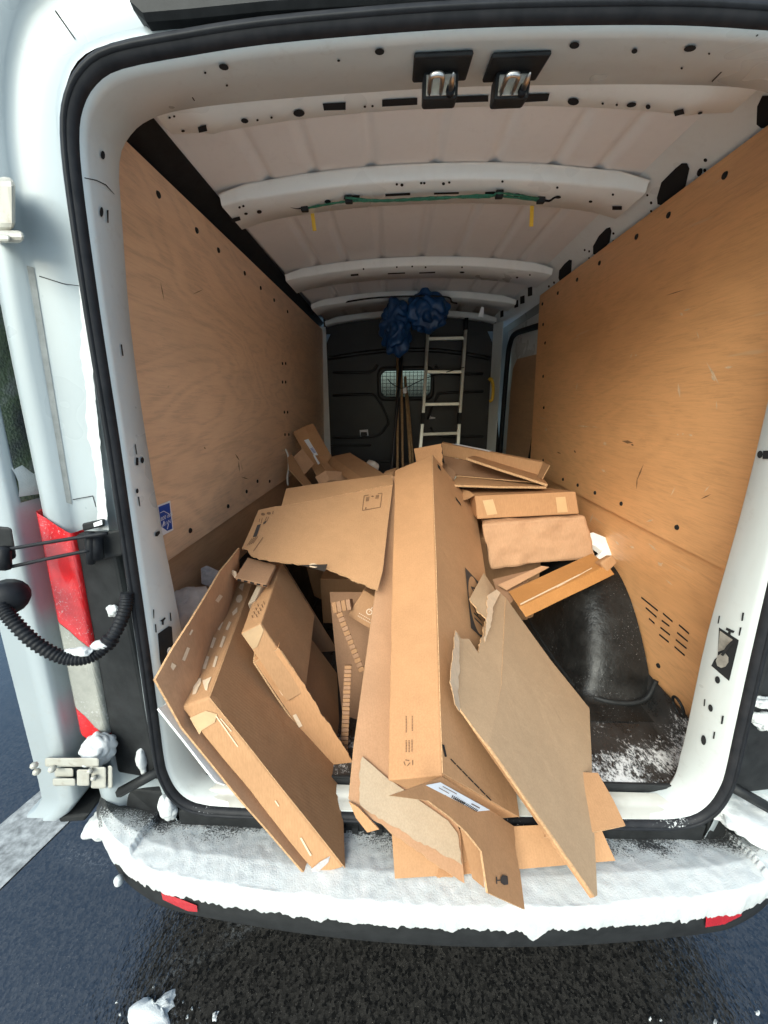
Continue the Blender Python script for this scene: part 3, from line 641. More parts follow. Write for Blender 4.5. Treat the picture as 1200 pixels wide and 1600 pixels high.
# ---- load floor mat and wheel arch covers
def arch_h(y):
    y0, y1, y2, y3 = .40, .84, 1.28, 1.70
    if y <= y0 or y >= y3: return 0
    if y < y1: s = (y-y0)/(y1-y0)
    elif y < y2: return 1
    else: s = (y3-y)/(y3-y2)
    return math.sin(s*math.pi/2)**.8 if s < 1 else 1
def archmesh(sgn):
    rows = []
    ny = 60
    for i in range(ny+1):
        y = .30 + 1.5*i/ny; h = arch_h(y); r = []
        for x, k in ((.50, 0), (.575, .01), (.605, .06), (.625, .30), (.645, .60), (.675, .86), (.72, .97), (.78, 1.0), (.84, 1.0), (.872, 1.0)):
            r.append(V((sgn*x, y, FLOOR + .004 + .40*h*k)))
        rows.append(r)
    return loft('wheel_arch_cover', rows, M['arch_plastic'], van)
archR = archmesh(1); archL = archmesh(-1)
for s_, ar in ((1, archR), (-1, archL)):
    tube('moulded_rim', crom([V((s_*.87, .40, FLOOR+.10)), V((s_*.84, .385, FLOOR+.035)), V((s_*.78, .38, FLOOR+.012)), V((s_*.69, .395, FLOOR+.008)), V((s_*.62, .45, FLOOR+.008)), V((s_*.595, .58, FLOOR+.008)), V((s_*.585, .9, FLOOR+.008)), V((s_*.585, 1.7, FLOOR+.008))], 5), .009, M['black_plastic'], ar)
    for xr in (.30, .40, .50): tube('mat_rib', [V((s_*xr, .12+.1*xr, FLOOR+.001)), V((s_*xr, 1.2, FLOOR+.001)), V((s_*xr, 2.9, FLOOR+.001))], .007, M['floor_mat'], ar)
fm = box('floor_mat', (-.865, .070, .757), (.865, 3.0, FLOOR), M['floor_mat'], van, .001)
rows = []
for i in range(51):
    y = .12 + 2.85*i/50
    rows.append([V((.80, y, FLOOR+.002)), V((.835, y, FLOOR+.006)), V((.855, y, FLOOR+.03)), V((.866, y, FLOOR+.09+.02*noise.noise(V((y*3, 0, 0))))), V((.874, y, FLOOR+.09))])
loft('mat_upstand', rows, M['floor_mat'], van)
box('sill_step', (-.72, .066, .736), (.72, .075, .762), M['black_plastic'], van, .002)
loft('sill_plate', [[V((x, y, z)) for x in (-.70, -.3, 0, .3, .70)] for y, z in ((.0, .716), (.02, .728), (.03, .729), (.034, .737), (.06, .739))], M['sill_white'], van)
rc = at(1060, 1104, X=.845)
tube('lashing_ring', [rc + V((-.012*math.sin(a), .026*math.cos(a), .034*math.sin(a))) for a in [2*math.pi*k/20 for k in range(21)]], .0045, M['black_plastic'], van)

# ---- bulkhead
def holepanel(name, outer, hole, y, th, mat, parent):
    bm = bmesh.new(); ed = []
    for lp in (outer, hole):
        vv = [bm.verts.new((x, y, z)) for x, z in lp]
        ed += [bm.edges.new((vv[i], vv[(i+1) % len(vv)])) for i in range(len(vv))]
    bmesh.ops.triangle_fill(bm, use_beauty=True, edges=ed)
    o = frombm(name, bm, mat, parent); s = o.modifiers.new('solid', 'SOLIDIFY'); s.thickness = th; s.offset = 0; return o
def rrect(x0, x1, z0, z1, r, k=5):
    p = []
    for cx, cz, a0 in ((x1-r, z1-r, 0), (x0+r, z1-r, 90), (x0+r, z0+r, 180), (x1-r, z0+r, 270)):
        for i in range(k+1): a = R(a0+90*i/k); p.append((cx+r*math.cos(a), cz+r*math.sin(a)))
    return p
BY = 3.0
wr = rrect(-.27, .205, 1.935, 2.17, .06)
bh = holepanel('bulkhead', [(-.90, .70), (.90, .70), (.90, 1.5), (.84, 2.0), (.80, 2.35), (.72, 2.50), (.5, 2.585), (-.5, 2.585), (-.74, 2.50), (-.82, 2.35), (-.90, 2.0)], wr, BY, .012, M['bulkhead_black'], van)
wf = loft('window_frame', [[V((.5*(-.065)+ (x+.0325)*s - .0 + .0, BY-.007+dy, 2.0525 + (z-2.0525)*s2)) for x, z in wr] for s, s2, dy in ((1.0, 1.0, 0), (1.02, 1.04, -.012), (1.12, 1.26, -.010), (1.16, 1.34, 0))], M['bulkhead_black'], bh, True)
pane = mk('window_pane', [V((x, BY+.012, z)) for x, z in wr], [tuple(range(len(wr)))], M['window_glass'], bh)
vs_, fs = [], []
for i in range(13):
    x = -.255 + .445*i/12; k = len(vs_); vs_ += [V((x-.002, BY-.012, 1.94)), V((x+.002, BY-.012, 1.94)), V((x+.002, BY-.012, 2.165)), V((x-.002, BY-.012, 2.165))]; fs.append((k, k+1, k+2, k+3))
for i in range(7):
    z = 1.955 + .2*i/6; k = len(vs_); vs_ += [V((-.265, BY-.0125, z-.002)), V((.20, BY-.0125, z-.002)), V((.20, BY-.0125, z+.002)), V((-.265, BY-.0125, z+.002))]; fs.append((k, k+1, k+2, k+3))
gr_ = mk('window_grille', vs_, fs, M['black_plastic'], bh); s = gr_.modifiers.new('s', 'SOLIDIFY'); s.thickness = .003
def moulding(pix, r=.013):
    tube('moulding', crom([at(px, py, Y=BY-.006) for px, py in pix], 3), r, M['bulkhead_black'], bh)
moulding([(520, 618), (575, 616), (590, 623), (606, 655), (602, 668), (585, 682), (520, 684)])
moulding([(520, 582), (570, 582), (583, 579), (590, 570)]); moulding([(680, 570), (688, 580), (700, 584), (755, 584)])
moulding([(668, 655), (682, 622), (692, 614), (755, 612)]); moulding([(672, 668), (690, 682), (755, 682)])
moulding([(512, 560), (600, 548), (690, 548), (765, 560)], .02); moulding([(510, 696), (580, 696)], .012); moulding([(505, 719), (640, 722), (770, 719)], .01)
decal('bulkhead_sticker', bh, [[(562, 672), (575, 671), (576, 683), (571, 683), (574, 680), (573, 675), (564, 675), (563, 681), (569, 683), (563, 682)]], M['label_white'])
decal('bulkhead_latch', bh, [[(667, 652), (672, 647), (673, 651), (680, 652), (680, 654), (669, 655)]], M['label_white'])
# roof lining between bulkhead and roof
quadstrip('bulkhead_header', (-.80, 2.995, 2.50), (.80, 2.995, 2.50), (-.80, 2.99, 2.66), (.80, 2.99, 2.66), M['bulkhead_black'])
# left front corner post of the load space
quadstrip('corner_post', (-.86, 2.95, .76), (-.835, 2.95, 2.56), (-.80, 2.985, .76), (-.78, 2.985, 2.56), M['jamb_white'])

# ---- sliding side door, seen past the end of the right plywood
sd_ = quadstrip('side_door', (.93, 1.90, .72), (.93, 2.95, .72), (.90, 1.90, 2.56), (.90, 2.95, 2.56), M['jamb_white'])
pts = [V((.895, y, z)) for y, z in ((2.00, 1.22), (2.00, 2.20), (2.60, 2.22), (2.70, 2.15), (2.72, 1.95), (2.70, 1.30), (2.66, 1.24))]
mk_ = sheet('door_plywood', pts, M['ply_low'], sd_, .008, 0, cell=.3, edge=M['ply_low'])
tube('door_seal_strip', crom([V((.875, 1.95, 2.37)), V((.875, 2.3, 2.40)), V((.875, 2.65, 2.42)), V((.875, 2.78, 2.36)), V((.875, 2.82, 2.2)), V((.875, 2.83, 1.6)), V((.875, 2.83, .8))], 4), .022, M['rubber'], sd_)
tube('seal_edge', crom([V((.868, 1.99, .80)), V((.868, 2.02, 1.3)), V((.87, 1.955, 1.62)), V((.87, 1.94, 2.2)), V((.87, 1.94, 2.5))], 4), .016, M['rubber'], sd_)
quadstrip('front_post', (.84, 2.84, .76), (.82, 2.84, 2.56), (.79, 2.985, .76), (.77, 2.985, 2.56), M['jamb_white'])
quadstrip('door_step', (.86, 1.95, .80), (.86, 2.8, .80), (.90, 1.95, 1.18), (.90, 2.8, 1.18), M['jamb_white'])
tube('grab_handle', crom([at(764, 594, Y=2.72), at(767, 592, Y=2.72), at(770, 600, Y=2.71), at(770.5, 612, Y=2.71), at(769, 624, Y=2.71), at(765, 627, Y=2.72)], 4), .014, M['yellow'], van)

# ---- bumper
BP = [(-1.075, .42), (-1.075, .20), (-1.065, .07), (-1.03, .0), (-.94, -.07), (-.82, -.12), (-.70, -.145), (-.35, -.177), (0, -.188)]
BP = crom([V((x, y, 0)) for x, y in BP] + [V((-x, y, 0)) for x, y in reversed(BP[:-1])], 6)
nb = len(BP)
def bn(i):
    t = (BP[min(i+1, nb-1)] - BP[max(i-1, 0)]).normalized(); return V((t.y, -t.x, 0))
BN = [bn(i) for i in range(nb)]
def binner(i): x = BP[i].x; return V((max(-1.0, min(1.0, x*.95)), max(.04, BP[i].y*.9), 0))
rows = [[binner(i) + V((0, 0, .628)) for i in range(nb)]]
for d, z in ((-.03, .622), (-.008, .618), (.0, .608), (.004, .585), (.004, .52), (-.004, .500), (-.03, .472), (-.10, .45), (-.2, .44)):
    rows.append([BP[i] + BN[i]*d + V((0, 0, z)) for i in range(nb)])
bum = loft('bumper', rows, M['black_plastic'], van)
for pix in ([(253, 1390), (309, 1412), (310, 1422), (295, 1421), (256, 1403)], [(1101, 1428), (1157, 1414), (1156, 1428), (1130, 1441), (1100, 1446)]):
    rf = decal('reflector', bum, [pix], M['reflector_red'], off=.004)
box('sill_guard', (-.78, -.006, .60), (.78, .02, .705), M['black_plastic'], van, .006)
vs_ = []
gm = bmesh.new()
for i in range(12):
    x = -.42 + .40*i/11
    r_ = bmesh.ops.create_cube(gm, size=1)
    for v in r_['verts']: v.co = V((x + v.co.x*.018, -.010 + v.co.y*.012, .652 + v.co.z*.03))
frombm('grip_ribs', gm, M['black_plastic'], van)
for s in (-1, 1):   # dark infill between bumper and pillar
    hexa('corner_trim', [V((s*.80, -.005, .62)), V((s*.98, .02, .62)), V((s*.98, .06, .70)), V((s*.80, .02, .74)), V((s*.80, .09, .60)), V((s*.98, .09, .60)), V((s*.98, .10, .70)), V((s*.80, .10, .74))], M['black_plastic'], van, .006)

# ---- tail lights and the trim beside them
def lampstack(sgn):
    lamp = None
    def P(x, z, y): return V((sgn*x, y, z))
    def ext(z): return 1.058 - .064*(z-.85)/.75
    def lens(nm, z0a, z0b, z1a, z1b, mat, parent):
        # a = outer edge height, b = inner edge height
        rows = []
        for k in range(7):
            t = k/6; zo = z0a+(z1a-z0a)*t; zi = z0b+(z1b-z0b)*t
            rows.append([P(ext(zo)+.003, zo, .10), P(ext(zo)+.001, zo, .034), P(ext(zo)-.003, zo, .027), P(ext(zo)-.010, zo*.92+zi*.08, .0235), P(ext(zo)-.03, zo*.7+zi*.3, .0215), P(ext(zi)-.06, zo*.35+zi*.65, .0195), P(ext(zi)-.080, zo*.08+zi*.92, .0195), P(ext(zi)-.086, zi, .0225), P(ext(zi)-.089, zi, .03), P(ext(zi)-.092, zi, .06)])
        return loft(nm, rows, M[mat], parent)
    lamp = lens('tail_light', .96, .88, 1.055, .955, 'red_lens', van)
    lens('clear_lens', 1.057, .957, 1.335, 1.255, 'clear_lens', lamp); lens('red_lens', 1.337, 1.257, 1.64, 1.585, 'red_lens', lamp)
    hexa('lamp_trim', [P(ext(.80)-.09, .80, .03), P(.825, .80, .01), P(.80, 1.58, .012), P(ext(1.58)-.085, 1.58, .03), P(ext(.80)-.09, .80, .07), P(.825, .80, .06), P(.80, 1.58, .06), P(ext(1.58)-.085, 1.58, .07)], M['black_plastic'], van, .01)
    return lamp
lampstack(-1); lampstack(1)
for s in (-1, 1):
    tube('trim_brace', [V((s*.80, .0, .86)), V((s*.93, -.02, .79))], .014, M['black_plastic'], van, 6)

# ---- left rear door folded right back, beside the body
def hx(z): return (1.062 - .064*(z-.85)/.75) + .035
zs_ = [.62, .65, .70, .78, 1.0, 1.3, 1.6, 1.9, 2.2, 2.38]
def doorx(z): return -hx(z) - (.07*(1-(z-.62)/.1)**2 if z < .72 else 0)
rows = []
for z in zs_:
    x = doorx(z); y = .018
    rows.append([V((x-.004, y+.72, z)), V((x, y+.06, z)), V((x, y+.012, z)), V((x-.003, y-.002, z)), V((x-.010, y-.008, z)), V((x-.05, y-.010, z)), V((x-.058, y-.002, z)), V((x-.112, y-.002, z)), V((x-.122, y+.012, z)), V((x-.124, y+.72, z))])
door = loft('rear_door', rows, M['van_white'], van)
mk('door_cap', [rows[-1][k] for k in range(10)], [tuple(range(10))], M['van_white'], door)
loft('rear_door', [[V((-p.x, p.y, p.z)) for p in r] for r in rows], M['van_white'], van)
zz = [1.66, 1.75, 1.9, 2.05, 2.1]
loft('door_glass', [[V((doorx(z)+.0025-.003*dy, .018+dy, z)) for z in zz] for dy in (.015, .3, .62)], M['wet_dark_glass'], door)
gl_ = loft('glass_snow', [[V((doorx(1.66+.02*t)+.004+.010*math.sin(t*3.14), .03+.5*k/20, 1.625 + .075*t*(1+.5*noise.noise(V((k*.7, 0, 0)))) + .05*(1-k/20))) for k in range(21)] for t in (0, .25, .5, .75, 1)], M['snow'], door)
hexa('door_lower_trim', [V((-1.20, .02, .595)), V((-1.115, .02, .605)), V((-1.095, .02, .635)), V((-1.20, .02, .622)), V((-1.20, .72, .585)), V((-1.12, .72, .585)), V((-1.10, .72, .625)), V((-1.20, .72, .622))], M['black_plastic'], door, .006)
# check arm: bracket on the pillar, two thin arms, bracket on the door
br = hexa('check_bracket', [at(128, 838, Y=.0), at(190, 826, Y=.0), at(192, 868, Y=.0), at(136, 880, Y=.0), at(128, 838, Y=.05), at(190, 826, Y=.05), at(192, 868, Y=.05), at(136, 880, Y=.05)], M['black_plastic'], van, .006)
hexa('bracket_hook', [at(128, 818, Y=-.01), at(163, 810, Y=-.01), at(164, 822, Y=-.01), at(130, 830, Y=-.01), at(128, 818, Y=.03), at(163, 810, Y=.03), at(164, 822, Y=.03), at(130, 830, Y=.03)], M['black_plastic'], br, .004)
tube('bracket_pin', [at(150, 836, Y=-.02), at(152, 872, Y=-.02)], .014, M['rubber'], br); tube('bracket_pin', [at(141, 832, Y=-.03), at(142, 880, Y=-.03)], .009, M['rubber'], br)
decal('bracket_tag', bpy.data.objects['bracket_hook'], [[(147, 817), (160, 812), (161, 819), (148, 823)]], M['label_white'], off=.002, flat=True)
for p0, p1, p2 in (((168, 833), (90, 845), (2, 860)), ((140, 860), (80, 872), (6, 888))):
    tube('check_arm', crom([at(*p0, Y=-.035), at(*p1, Y=-.055), at(*p2, Y=-.07)], 5), .0042, M['rubber'], van)
dbk = hexa('door_bracket', [at(-6, 822, Y=-.06), at(18, 824, Y=-.06), at(26, 872, Y=-.06), at(-6, 884, Y=-.06), at(-6, 822, Y=-.03), at(18, 824, Y=-.04), at(26, 872, Y=-.04), at(-6, 884, Y=-.03)], M['black_plastic'], door, .006)
tube('door_pin', [at(6, 856, Y=-.075), at(8, 888, Y=-.075)], .012, M['rubber'], dbk)
# corrugated cable conduit
cp = crom([at(-4, 926, Y=-.07), at(4, 948, Y=-.09), at(22, 972, Y=-.10), at(55, 1004, Y=-.105), at(95, 1026, Y=-.10), at(130, 1029, Y=-.09), at(158, 1016, Y=-.07), at(182, 985, Y=-.045), at(196, 950, Y=-.03), at(199, 926, Y=-.02)], 24)
tube('cable_conduit', cp, .014, M['rubber'], van, 12, rad=[(.0155 if (i//2) % 2 else .0125) + (.004 if 150 < i < 160 else 0) for i in range(len(cp))])
tube('conduit_grommet', [at(12, 932, Y=-.05), at(14, 936, Y=-.075), at(10, 940, Y=-.088)], .03, M['rubber'], door, 18, rad=[.042, .036, .017])
# hinges
def hinge(cx, cy, sgn_y, sc_, parts):
    h = None
    for (dx, dy, wx, hy, y0, y1, m) in parts:
        a = at(cx+dx, cy+dy, Y=y0); b2 = at(cx+dx+wx, cy+dy+hy, Y=y0)
        o = hexa('hinge' if h is None else 'hinge_knuckle', [at(cx+dx, cy+dy, Y=y0), at(cx+dx+wx, cy+dy, Y=y0), at(cx+dx+wx, cy+dy+hy, Y=y0), at(cx+dx, cy+dy+hy, Y=y0), at(cx+dx, cy+dy, Y=y1), at(cx+dx+wx, cy+dy, Y=y1), at(cx+dx+wx, cy+dy+hy, Y=y1), at(cx+dx, cy+dy+hy, Y=y1)], M[m], van if h is None else h, .005)
        if h is None: h = o
    return h
hl = hinge(70, 1178, 0, 1, [(0, 6, 85, 14, -.06, .02, 'hinge_paint'), (15, 22, 30, 14, -.05, .03, 'hinge_paint'), (12, 38, 36, 12, -.06, .02, 'hinge_paint'), (50, 24, 20, 26, -.06, .03, 'hinge_paint'), (72, 20, 24, 34, -.055, .03, 'hinge_paint'), (98, 18, 8, 36, -.05, .03, 'hinge_paint')])
for q in ((54, 1196), (58, 1206), (82, 1202)): tube('hinge_bolt', [at(*q, Y=-.06), at(q[0]-1, q[1], Y=-.07)], .009, M['hinge_paint'], hl)
for q in ((141, 1205), (147, 1216)): tube('hinge_bolt', [at(*q, Y=-.05), at(q[0]-1, q[1], Y=-.068)], .007, M['hinge_paint'], hl)
hu = hinge(-10, 276, 0, 1, [(0, 0, 34, 86, -.03, .03, 'hinge_paint'), (0, 84, 48, 20, -.04, .03, 'hinge_paint'), (4, 90, 22, 14, -.055, .0, 'hinge_paint')])
for h_ in [hu] + list(hu.children): h_.modifiers['bevel'].width = .014; h_.modifiers['bevel'].segments = 3
# conduits, wires at the roof
for s, e in (((455, 322), (540, 312)), ((770, 305), (872, 309))): pass
# sticker on the left plywood
stp = decal('load_sticker', plyLu, [[(245, 790), (265, 782), (270, 828), (253, 837)]], M['label_white'], off=.002)
decal('sticker_field', plyLu, [[(246, 792), (263.5, 785.5), (268, 826), (260, 829.5), (251, 823)]], M['sticker_blue'], off=.003, parent=stp)
c, n = hit(plyLu, 259, 809)
if c is not None:
    yd_ = (hit(plyLu, 259, 800)[0]-hit(plyLu, 260, 815)[0]).normalized(); xd_ = V((0, 1, 0))
    text('sticker_text', '800 daN', c + n*.004 + yd_*.004, xd_, yd_, .018, M['label_white'], stp); text('sticker_text', '8 kN', c + n*.004 - yd_*.016, xd_, yd_, .018, M['label_white'], stp)
    decal('sticker_mark', plyLu, [[(253.5, 814), (255, 814), (253, 823), (251.5, 823)], [(261, 818), (262, 818.5), (260, 827), (259, 826.5)], [(248, 801), (254, 798), (263, 803), (263, 804), (254, 799), (248, 802)]], M['label_white'], off=.004, parent=stp)

# ================================================================== snow
def bumper_snow():
    rows = []
    nu = 620
    path = crom(BP, 1); L = [0]
    for i in range(1, nb): L.append(L[-1] + (BP[i]-BP[i-1]).length)
    def samp(u):
        d = u*L[-1]
        for i in range(1, nb):
            if L[i] >= d:
                t = (d-L[i-1])/(L[i]-L[i-1]+1e-9); return BP[i-1].lerp(BP[i], t), BN[i-1].lerp(BN[i], t).normalized(), binner(i-1).lerp(binner(i), t)
        return BP[-1], BN[-1], binner(nb-1)
    nv = 64; grid = []
    for a in range(nu+1):
        u = .10 + .80*a/nu; p, n, q = samp(u); r = []
        jag_ = .010*noise.noise(V((u*60, 0, 0))) + .010*noise.noise(V((u*170, 3, 0))) + .006*noise.noise(V((u*420, 7, 0)))
        jag_ -= .05*max(0, 1-abs((p.x-.235)/.035))*.9
        for k in range(nv+1):
            v = k/nv
            if v <= .8:
                t = v/.8; b0 = q.lerp(p, t)
                h = .006 + .040*min(1, t*1.4)**1.2 + .006*noise.noise(V((b0.x*5, b0.y*6, 0))) + .002*noise.noise(V((b0.x*40, b0.y*40, 2)))
                if abs(b0.x) > .86: h += .02
                r.append(b0 + V((0, 0, .626+h)))
            else:
                t = (v-.8)/.2; an = t*math.pi*.5
                e = .018 + .006*noise.noise(V((u*80, 9, 0)))
                drop = .036 + (.028 + jag_*-1.0)*t*t
                r.append(p + n*(math.sin(an)*e*(1-.35*t*t)) + V((0, 0, .626 + .046*math.cos(an)**.8 - .0 if t < .6 else .626 + .046*math.cos(an)**.8)) - V((0, 0, max(0, t-.45)*(.045 - jag_*2.2))))
        grid.append(r)
    vs_ = [v for r in grid for v in r]; n1 = nv+1
    fs = [(i*n1+j, (i+1)*n1+j, (i+1)*n1+j+1, i*n1+j+1) for i in range(nu) for j in range(nv)]
    o = mk('bumper_snow', vs_, fs, M['snow_thin'], None, True)
    tag(o, 'thick layer of white snow lying on the rear bumper step', 'snow', kind='stuff')
bumper_snow()
def snowlump(label, c, r, seed, amp=.35, freq=14, sub=5, mat='snow'):
    o = blob('snow_clump', c, r, M[mat], None, amp*1.2, freq*.9, sub, seed, .26); return tag(o, label, 'snow clump', 'clumps of loose snow')
snowlump('rounded snow lump on the tail light beside the lower door hinge', at(150, 1170, Y=-.015), (.045, .04, .045), 3)
snowlump('snow drift heaped in the left corner of the bumper', at(178, 1275, Y=.03), (.075, .06, .03), 5)
snowlump('thin snow streak beside the rubber seal above the left bumper corner', at(262, 1262, Y=-.01), (.028, .022, .045), 8)
snowlump('broad snow heap in the right corner of the bumper', at(1165, 1262, Y=.03), (.14, .10, .032), 12)
snowlump('small snow ball stuck on the left end of the bumper face', at(185, 1376, Z=.56), (.013, .013, .016), 15)
snowlump('small snow patch on the black trim above the cable conduit', at(178, 955, Y=.0), (.018, .012, .016), 21, .5, 30)
snowlump('small snow patch on top of the cable conduit', at(150, 1008, Y=-.07), (.022, .012, .010), 23, .5, 30)
snowlump('long snow patch lying along the cable conduit', at(122, 1018, Y=-.09), (.035, .012, .008), 25, .5, 30)
snowlump('snow patch on the black lamp at the right edge', at(1194, 1128, Y=.0), (.03, .02, .02), 27, .6, 30)
snowlump('upper snow streak on the black lamp at the right edge', at(1196, 1098, Y=.0), (.03, .02, .012), 29, .6, 30)
snowlump('snow strip down the white pillar below the lamp trim', at(222, 1195, Y=.01), (.012, .012, .05), 31, .5, 20)
# snow on the pillar next to the seal: thin uneven crust
rows = []
for i in range(90):
    z = 1.60 + .62*i/89; wd = .052 + .018*noise.noise(V((z*9, 0, 0))) + .008*noise.noise(V((z*40, 1, 0))); wd *= min(1, (2.24-z)/.25 + .15)
    x0 = -(.765 - .09*(z-1.6)/.7) - .020 - .012
    rows.append([V((x0 - wd*t, .004 + .040*t - .012*math.sin(t*math.pi) + .003*noise.noise(V((z*60, t*5, 3))), z)) for t in [k/8 for k in range(9)]])
ps = loft('pillar_snow', rows, M['snow']); tag(ps, 'thin crust of snow beside the rubber seal on the left pillar', 'snow', kind='stuff')
def splat(label, pix, h, seed):
    pts_ = [at(x, y, Z=.0) for x, y in pix]; c = sum(pts_, V((0, 0, 0)))/len(pts_); bm = bmesh.new()
    rings = []
    for k in range(7):
        t = 1 - k/6.5; rings.append([bm.verts.new(V((c.x+(p.x-c.x)*t + .006*noise.noise(p*60+V((k, seed, 0))), c.y+(p.y-c.y)*t + .006*noise.noise(p*60+V((seed, k, 0))), -.004 + h*(1-t*t) + (.012*noise.noise(V((p.x*25*t, p.y*25*t, seed))) if k else 0)))) for p in pts_])
    for a_, b2 in zip(rings, rings[1:]):
        for i in range(len(pts_)): j = (i+1) % len(pts_); bm.faces.new((a_[i], a_[j], b2[j], b2[i]))
    bm.faces.new(rings[-1]); bmesh.ops.recalc_face_normals(bm, faces=bm.faces)
    o = frombm('snow_clump', bm, M['snow'], None, True); tag(o, label, 'snow clump', 'clumps of loose snow')
splat('broken slab of snow on the wet asphalt behind the bumper', [(194, 1600), (196, 1578), (208, 1566), (224, 1557), (231, 1554), (232, 1568), (238, 1572), (250, 1562), (262, 1552), (276, 1543), (278, 1552), (272, 1562), (276, 1572), (262, 1584), (272, 1600), (270, 1620), (200, 1620)], .026, 3)
for i, (x, y, r_) in enumerate(((188, 1585, 3), (286, 1566, 2.5), (292, 1590, 3.5), (183, 1566, 2), (240, 1543, 2.5), (300, 1577, 2))):
    splat('tiny snow crumb scattered on the asphalt around the broken snow slab', disc(x, y, r_*.8, r_, 7, .5*i), .005, 40+i)
splat('small narrow snow crumb on the asphalt right of the slab', [(331, 1590), (333, 1580), (338, 1575), (343, 1577), (341, 1588), (337, 1597), (332, 1598)], .012, 5)
for i, (x, y, r_, lb) in enumerate(((1016, 1592, 6, 'small ice crumb on the asphalt under the right half of the bumper'), (1117, 1598, 7, 'snow crumb on the asphalt nearest the right corner'), (1184, 1582, 9, 'grey snow crumb on the asphalt at the right edge'), (1033, 1594, 4, 'tiny ice crumb just right of the other small crumb'))):
    splat(lb, disc(x, y, r_*.7, r_, 9, .3*i), .006, i+9)


# ================================================================== the load
GRP = 'empty cardboard boxes and sheets in the van'
def carton(name, label, cat='box'): return thing(name, label, cat, GRP)
def bar(px0, py0, px1, py1, w_, skew=0):   # thin mark in photograph pixels
    d = math.hypot(px1-px0, py1-py0); nx, ny = -(py1-py0)/d*w_/2, (px1-px0)/d*w_/2
    return [(px0+nx, py0+ny), (px1+nx, py1+ny), (px1-nx, py1-ny), (px0-nx, py0-ny)]

# ---- tall long box leaning out of the middle
A = carton('tall_box', 'tall long brown box leaning out over the sill in the middle, logo on its side')
aO, aT, aL, aTL = at(690, 1212, Y=-.15), at(675, 710, Y=.95), at(605, 1220, Y=-.13), at(617, 735, Y=.93)
aB = (at(835, 1290, Y=0.0) - aO)*.80
body = hexa('carton', [aO, aT, aT+aB, aO+aB, aL, aTL, aTL+aB, aL+aB], M['card_light'], A, .004, .006, 5)
aE = aO+aB
# panel of the long side is a shade greyer: a thin sheet laid over that face
side = sheet('side_panel', [p + V((.0035, -.002, .0025)) for p in (aO+(aT-aO)*.004, aT-(aT-aO)*.004, aT+aB*.99, aO+aB*.99)], M['card'], A, .003, .003, cell=.12, seed=2)
# printed emblem on the wide side
n_ = (aT-aO).cross(aB).normalized(); n_ = n_ if n_.dot(CAM-aO) > 0 else -n_
lu, lv = (aT-aO).normalized(), aB.normalized()
lc = onp(741, 945, aO, aT, aO+aB) + n_*.0085
def lp(u, v, o=0): return lc + lu*u + lv*v + n_*o
em = mk('printed_emblem', [lp(-.13, -.062), lp(.13, -.062), lp(.13, .062), lp(-.13, .062)], [(0, 1, 2, 3)], M['ink'], A)
mk('emblem_oval', [lp(.122*math.cos(t), .056*math.sin(t), .0008) for t in [2*math.pi*k/32 for k in range(32)]], [tuple(range(32))], M['card'], em)
text('emblem_letters', 'IKEA', lp(0, 0, .0016), lu, -lv if n_.dot(lu.cross(-lv)) > 0 else lv, .082, M['ink'], em)
# small print and recycling mark on the narrow face
for i, (x, y0, y1) in enumerate(((635, 1119, 1146), (644.5, 1119, 1143), (635, 1157, 1177), (639.5, 1157, 1177), (644, 1156, 1177))):
    decal('small_print', body, [bar(x, y, x, y+1.6, 1.9) for y in [y0 + k*2.4 for k in range(int((y1-y0)/2.4))]], M['ink_brown'], .0016)
decal('recycling_mark', body, [bar(636+5*math.cos(a), 1192+5*math.sin(a), 636+5*math.cos(a+1.4), 1192+5*math.sin(a+1.4), 1.5) for a in (0, 2.1, 4.2)] + [bar(645, 1188, 645, 1196, 1.4)], M['ink_brown'], .0016)
# perforated tear line
decal('perforation', side, [bar(x, y, x+8, y+8.5, 1.8) for x, y in [(703+9.2*k, 1186+9.4*k) for k in range(7)]] + [[(689, 1163), (693, 1164), (697, 1182), (694, 1183)], [(762, 1247), (772, 1252), (786, 1266), (784, 1268), (771, 1255), (761, 1249)]], M['hole'], .0022)
decal('hand_slot', side, [[(683, 725), (687, 729), (689, 737), (684, 731)], [(711, 776), (719, 787), (720, 791), (712, 781)]], M['hole'], .0022)
# end flap with address label hanging down
fa, fb, fc = aO + V((0, -.004, -.002)), aE + V((0, -.004, 0)), at(818, 1420, Y=-.215)
def F(x, y, o=0): return onp(x, y, fa, fb, fc, o)
flap = sheet('end_flap', [F(610, 1243), F(690, 1214), F(804, 1291), F(807, 1338), F(812, 1362), F(819, 1421), F(762, 1395), F(752, 1330), F(728, 1300), F(700, 1275), F(668, 1251)], M['card_light'], A, .005, .006, (2, 3), .06, 4)
lab = decal('address_label', flap, [[(664, 1227), (687, 1222.5), (765, 1266), (745, 1268)]], M['label_white'], .0016)
decal('label_print', flap, [bar(706+2.6*k, 1243+1.5*k, 704+2.6*k, 1247+1.5*k, 1.5) for k in range(8)], M['ink'], .0030, parent=lab)
decal('label_bars', flap, [bar(712+2.4*k, 1246.5+1.35*k, 708+2.4*k, 1249+1.35*k, 1.3) for k in range(15)], M['bulkhead_black'], .0030, parent=lab)
decal('label_lines', flap, [bar(684, 1231, 700, 1240, 1), bar(690, 1229, 712, 1241, 1), bar(735, 1256, 748, 1263, 1.6)], M['ink_brown'], .0030, parent=lab)
decal('fragile_mark', flap, [[(784, 1367), (792, 1369), (793, 1382), (786, 1383), (781, 1379), (781, 1371)], bar(774, 1376, 782, 1375, 1.6), bar(774.5, 1370, 775, 1381, 1.8)], M['ink'], .0020)
sheet('inner_flap', [at(718, 1290, Y=-.125), at(735, 1300, Y=-.13), at(752, 1330, Y=-.145), at(757, 1388, Y=-.17), at(738, 1372, Y=-.165)], M['card_dark'], A, .004, .002, cell=.05, seed=8)

